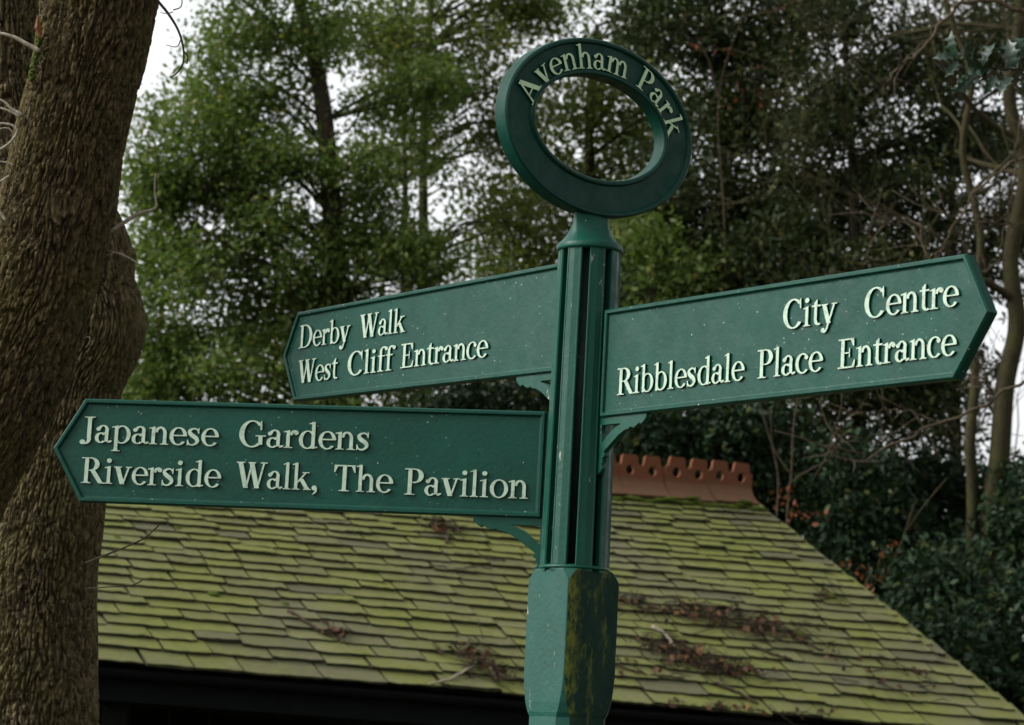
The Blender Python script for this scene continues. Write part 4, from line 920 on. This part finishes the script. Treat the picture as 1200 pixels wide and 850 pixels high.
# holly sprig hanging in close at the right
sprig = tag(empty('holly_sprig', tuple(at(1260, 90, 7.4))), 'glossy spiny holly sprig hanging above the right hand board', 'sprig'); so = Vector(sprig.location)
mb = MB()
for pth, r in (([(1290, 100), (1230, 88), (1195, 82), (1165, 80), (1145, 74), (1122, 66)], 0.0035), ([(1195, 82), (1180, 92), (1150, 90), (1135, 94)], 0.0020), ([(1215, 86), (1205, 70), (1198, 52)], 0.002), ([(1180, 90), (1178, 105), (1173, 125), (1172, 150)], 0.0007)):
    P = smooth_path([at(x, y, 7.4) for x, y in pth], 16); mb.tube([Vector(p)-so for p in P], list(np.linspace(r, r*0.5, 16)), 5)
mb.build('stem', BARK_MOSSY, sprig, True)
def holly_leaf():
    half = [(0, 0), (0.10, 0.10), (0.16, 0.26), (0.26, 0.13), (0.36, 0.17), (0.43, 0.34), (0.52, 0.16), (0.62, 0.16), (0.70, 0.28), (0.78, 0.10), (1.0, 0)]
    vs = [(x, 0, 0.10*math.sin(x*3.1)) for x, _ in half]; n = len(vs)
    vs += [(x, y, 0.10*math.sin(x*3.1)+y*0.35+(0.05 if y > 0.2 else 0)) for x, y in half[1:-1]]+[(x, -y, 0.10*math.sin(x*3.1)+y*0.35+(0.05 if y > 0.2 else 0)) for x, y in half[1:-1]]
    fs = []; k_ = len(half)-2
    for s in (0, 1):
        b_ = n+s*k_
        fs.append((0, 1, b_) if not s else (0, b_, 1))
        for i in range(k_-1): f_ = (1+i, 2+i, b_+i+1, b_+i); fs.append(f_ if not s else f_[::-1])
        f_ = (n-2, n-1, b_+k_-1); fs.append(f_ if not s else f_[::-1])
    q = MB(); q.add(vs, fs); me = q.mesh('holly_leaf', True, False); me.materials.append(LEAF_HOLLY); return me
HL = holly_leaf(); rg = np.random.default_rng(9)
for x, y, a, s in ((1122, 68, 100, 0.062), (1120, 66, 185, 0.050), (1128, 70, 60, 0.055), (1123, 72, 230, 0.05), (1140, 74, 75, 0.045), (1152, 78, 60, 0.062), (1158, 80, 155, 0.068), (1163, 82, 195, 0.068), (1150, 90, 200, 0.062), (1140, 92, 215, 0.055), (1168, 88, 240, 0.05), (1190, 80, 100, 0.07), (1192, 80, 60, 0.06), (1186, 90, 235, 0.058), (1200, 92, 290, 0.05), (1205, 70, 120, 0.06), (1208, 74, 30, 0.06), (1215, 84, 250, 0.06), (1180, 78, 130, 0.06), (1232, 90, 80, 0.065), (1235, 92, 270, 0.065), (1250, 92, 110, 0.065), (1176, 84, 20, 0.045)):
    p = Vector(at(x, y, 7.4+0.05*rg.normal()))-so; an = R(a)
    d = Vector(RT)*math.cos(an)+Vector(UP)*math.sin(an)+Vector(_fw)*0.35*rg.normal(); d.normalize()
    nn = Vector((0, 0, 1))*0.8-Vector(_fw)*0.8+Vector(rg.normal(size=3))*0.5; nn = (nn-d*nn.dot(d)).normalized(); sd_ = nn.cross(d)
    M = Matrix(((d.x, sd_.x, nn.x, p.x), (d.y, sd_.y, nn.y, p.y), (d.z, sd_.z, nn.z, p.z), (0, 0, 0, 1)))
    o = link('holly_leaf', HL, sprig); o.matrix_local = M @ Matrix.Scale(s*1.25, 4)

# ------------------------------------------------------------------ litter on the roof
rg = np.random.default_rng(41)
def roof_world(px, py, h=0.035):
    a, v = roof_px(px, py); p, x, y, n = roof_frame(a, v); return p+n*h, x, y, n
def litter(name, label, spots, seed):
    V = []; Fc = []; b = 0; r2 = np.random.default_rng(seed); first = None; tw = MB()
    for px, py, rx, ry, n in spots:
        p, x, y, nn = roof_world(px, py); s = np.linalg.norm(p-CAM)/F_PX
        for i in range(int(n*0.5)):
            c = p+x*r2.normal()*rx*s*0.55+y*r2.normal()*ry*s*1.25+nn*abs(r2.normal())*0.012
            d = x*r2.normal()+y*r2.normal()+nn*0.3*r2.normal(); d /= np.linalg.norm(d); q_ = np.cross(nn+0.5*r2.normal(size=3), d); q_ /= np.linalg.norm(q_); k_ = np.cross(d, q_)
            L = 0.025+0.06*r2.random(); W = L*0.35
            V += [c, c+d*L*0.5+q_*W+k_*0.008, c+d*L, c+d*L*0.5-q_*W+k_*0.008]; Fc += [(b, b+1, b+2), (b, b+2, b+3)]; b += 4
        for i in range(n//3):
            c = p+x*r2.normal()*rx*s*0.75+y*r2.normal()*ry*s*1.6+nn*0.01; d = x*r2.normal()+y*r2.normal()*0.5; d /= np.linalg.norm(d); L = 0.06+0.26*r2.random()
            tw.tube([c-d*L/2, c+nn*0.008+r2.normal(size=3)*0.01, c+d*L/2], [0.003, 0.0035, 0.002], 4)
    o = link(name, np_mesh(name, np.array(V), np.array(Fc)), None, LEAF_LITTER); tag(o, label, 'leaf litter', None, 'stuff')
    t = tw.build('litter_twigs', BARK_DARK, o, True)
litter('leaf_litter', 'heap of brown fallen leaves and twigs on the mossy roof right of the post', [(800, 722, 60, 7, 90), (850, 728, 50, 9, 110), (890, 742, 40, 8, 90), (925, 748, 30, 5, 36), (790, 770, 40, 10, 90), (825, 782, 55, 9, 150), (770, 762, 30, 6, 40), (740, 710, 25, 5, 30), (860, 788, 30, 8, 40), (745, 790, 40, 10, 20)], 1)
litter('leaf_litter', 'small heap of dead leaves and sticks at the eave left of the post', [(557, 778, 22, 13, 90), (580, 790, 25, 10, 30), (392, 748, 12, 6, 24), (540, 768, 30, 6, 20)], 2)
litter('leaf_litter', 'tuft of dead leaves high on the roof under the lowest board', [(517, 624, 18, 6, 46)], 3)
litter('leaf_litter', 'brown leaf scraps along the gutter edge and lower right roof', [(850, 836, 90, 2, 50), (965, 702, 18, 5, 26), (985, 770, 50, 10, 24), (1060, 800, 50, 10, 26), (950, 840, 50, 2, 14), (1040, 810, 60, 12, 14)], 4)
for lab, pth, r in (('pale curved stick lying among the fallen leaves on the roof', [(762, 740), (776, 748), (786, 762), (797, 779)], 0.014), ('straight brown stick on the slates left of the post', [(336, 722), (352, 732), (372, 744), (386, 750)], 0.013), ('short thick stick at the eave beside the post', [(556, 768), (566, 775), (572, 790), (580, 803)], 0.016),
                    ('thin grey stick sticking out over the eave left of the post', [(500, 806), (525, 802), (545, 790), (557, 780)], 0.008), ('thin stick on the slates right of the leaf heap', [(878, 760), (898, 770), (925, 778)], 0.010), ('two ended twig near the eave below the leaf heap', [(832, 804), (850, 812), (872, 822), (886, 830)], 0.012), ('dark twig lying along a slate course under the bracket', [(530, 655), (560, 658), (590, 662)], 0.007), ('thin branching twig below the lowest board', [(500, 668), (535, 672), (556, 669), (575, 673)], 0.005), ('small forked stick standing in the tuft of dead leaves', [(520, 626), (522, 634), (521, 642)], 0.011), ('dark stick on the upper slates right of the post', [(752, 718), (790, 720), (830, 718)], 0.010), ('bent dark twig along the roof below the leaf heap', [(722, 786), (760, 796), (800, 800)], 0.007), ('dark twig beside the grassy moss tuft on the roof', [(925, 745), (945, 760), (962, 768)], 0.009)):
    pts = []
    for x, y in pth: p, _, _, n = roof_world(x, y, 0.040); pts.append(p)
    P = smooth_path(pts, 14); P = P+rg.normal(size=P.shape)*0.004
    mb = MB(); mb.tube(P, list(r*(0.75+0.35*rg.random(14))), 6); tag(mb.build('fallen_stick', DEAD if 'pale' in lab or 'grey' in lab else TWIG, None, True), lab, 'stick', 'sticks fallen on the roof')
# moss cushions on the slates
def cushion(px, py, r, lab):
    p, x, y, n = roof_world(px, py, 0.025); bm = bmesh.new(); bmesh.ops.create_icosphere(bm, subdivisions=3, radius=1)
    A = np.array([v.co[:] for v in bm.verts]); d = 1+0.35*noise3(A*2.2+px); q = MB()
    q.add([p+x*a[0]*r*1.4+y*a[1]*r+n*a[2]*r*0.55 for a in A*d[:, None]], [tuple(v.index for v in f.verts) for f in bm.faces]); bm.free()
    tag(q.build('moss_cushion', MOSS, None, True), lab, 'moss', 'moss cushions on the slates')
for px, py, r, lab in ((136, 635, 0.022, 'bright moss cushion on the slates beside the elbowed trunk'), (207, 623, 0.02, 'bright moss cushion on the slates under the pointed board end'), (249, 700, 0.03, 'bright moss cushion in the middle of the left slates'), (333, 712, 0.02, 'dark moss cushion beside the straight brown stick'), (935, 748, 0.05, 'grassy moss cushion beside the leaf heap'), (972, 702, 0.035, 'grassy moss cushion near the sloping roof edge'), (858, 704, 0.012, 'tiny yellow green moss cushion above the leaf heap'), (718, 566, 0.05, 'bright moss cushion at the ridge foot beside the post'), (825, 572, 0.05, 'moss cushion in the joint between two ridge tiles')):
    cushion(px, py, r, lab)
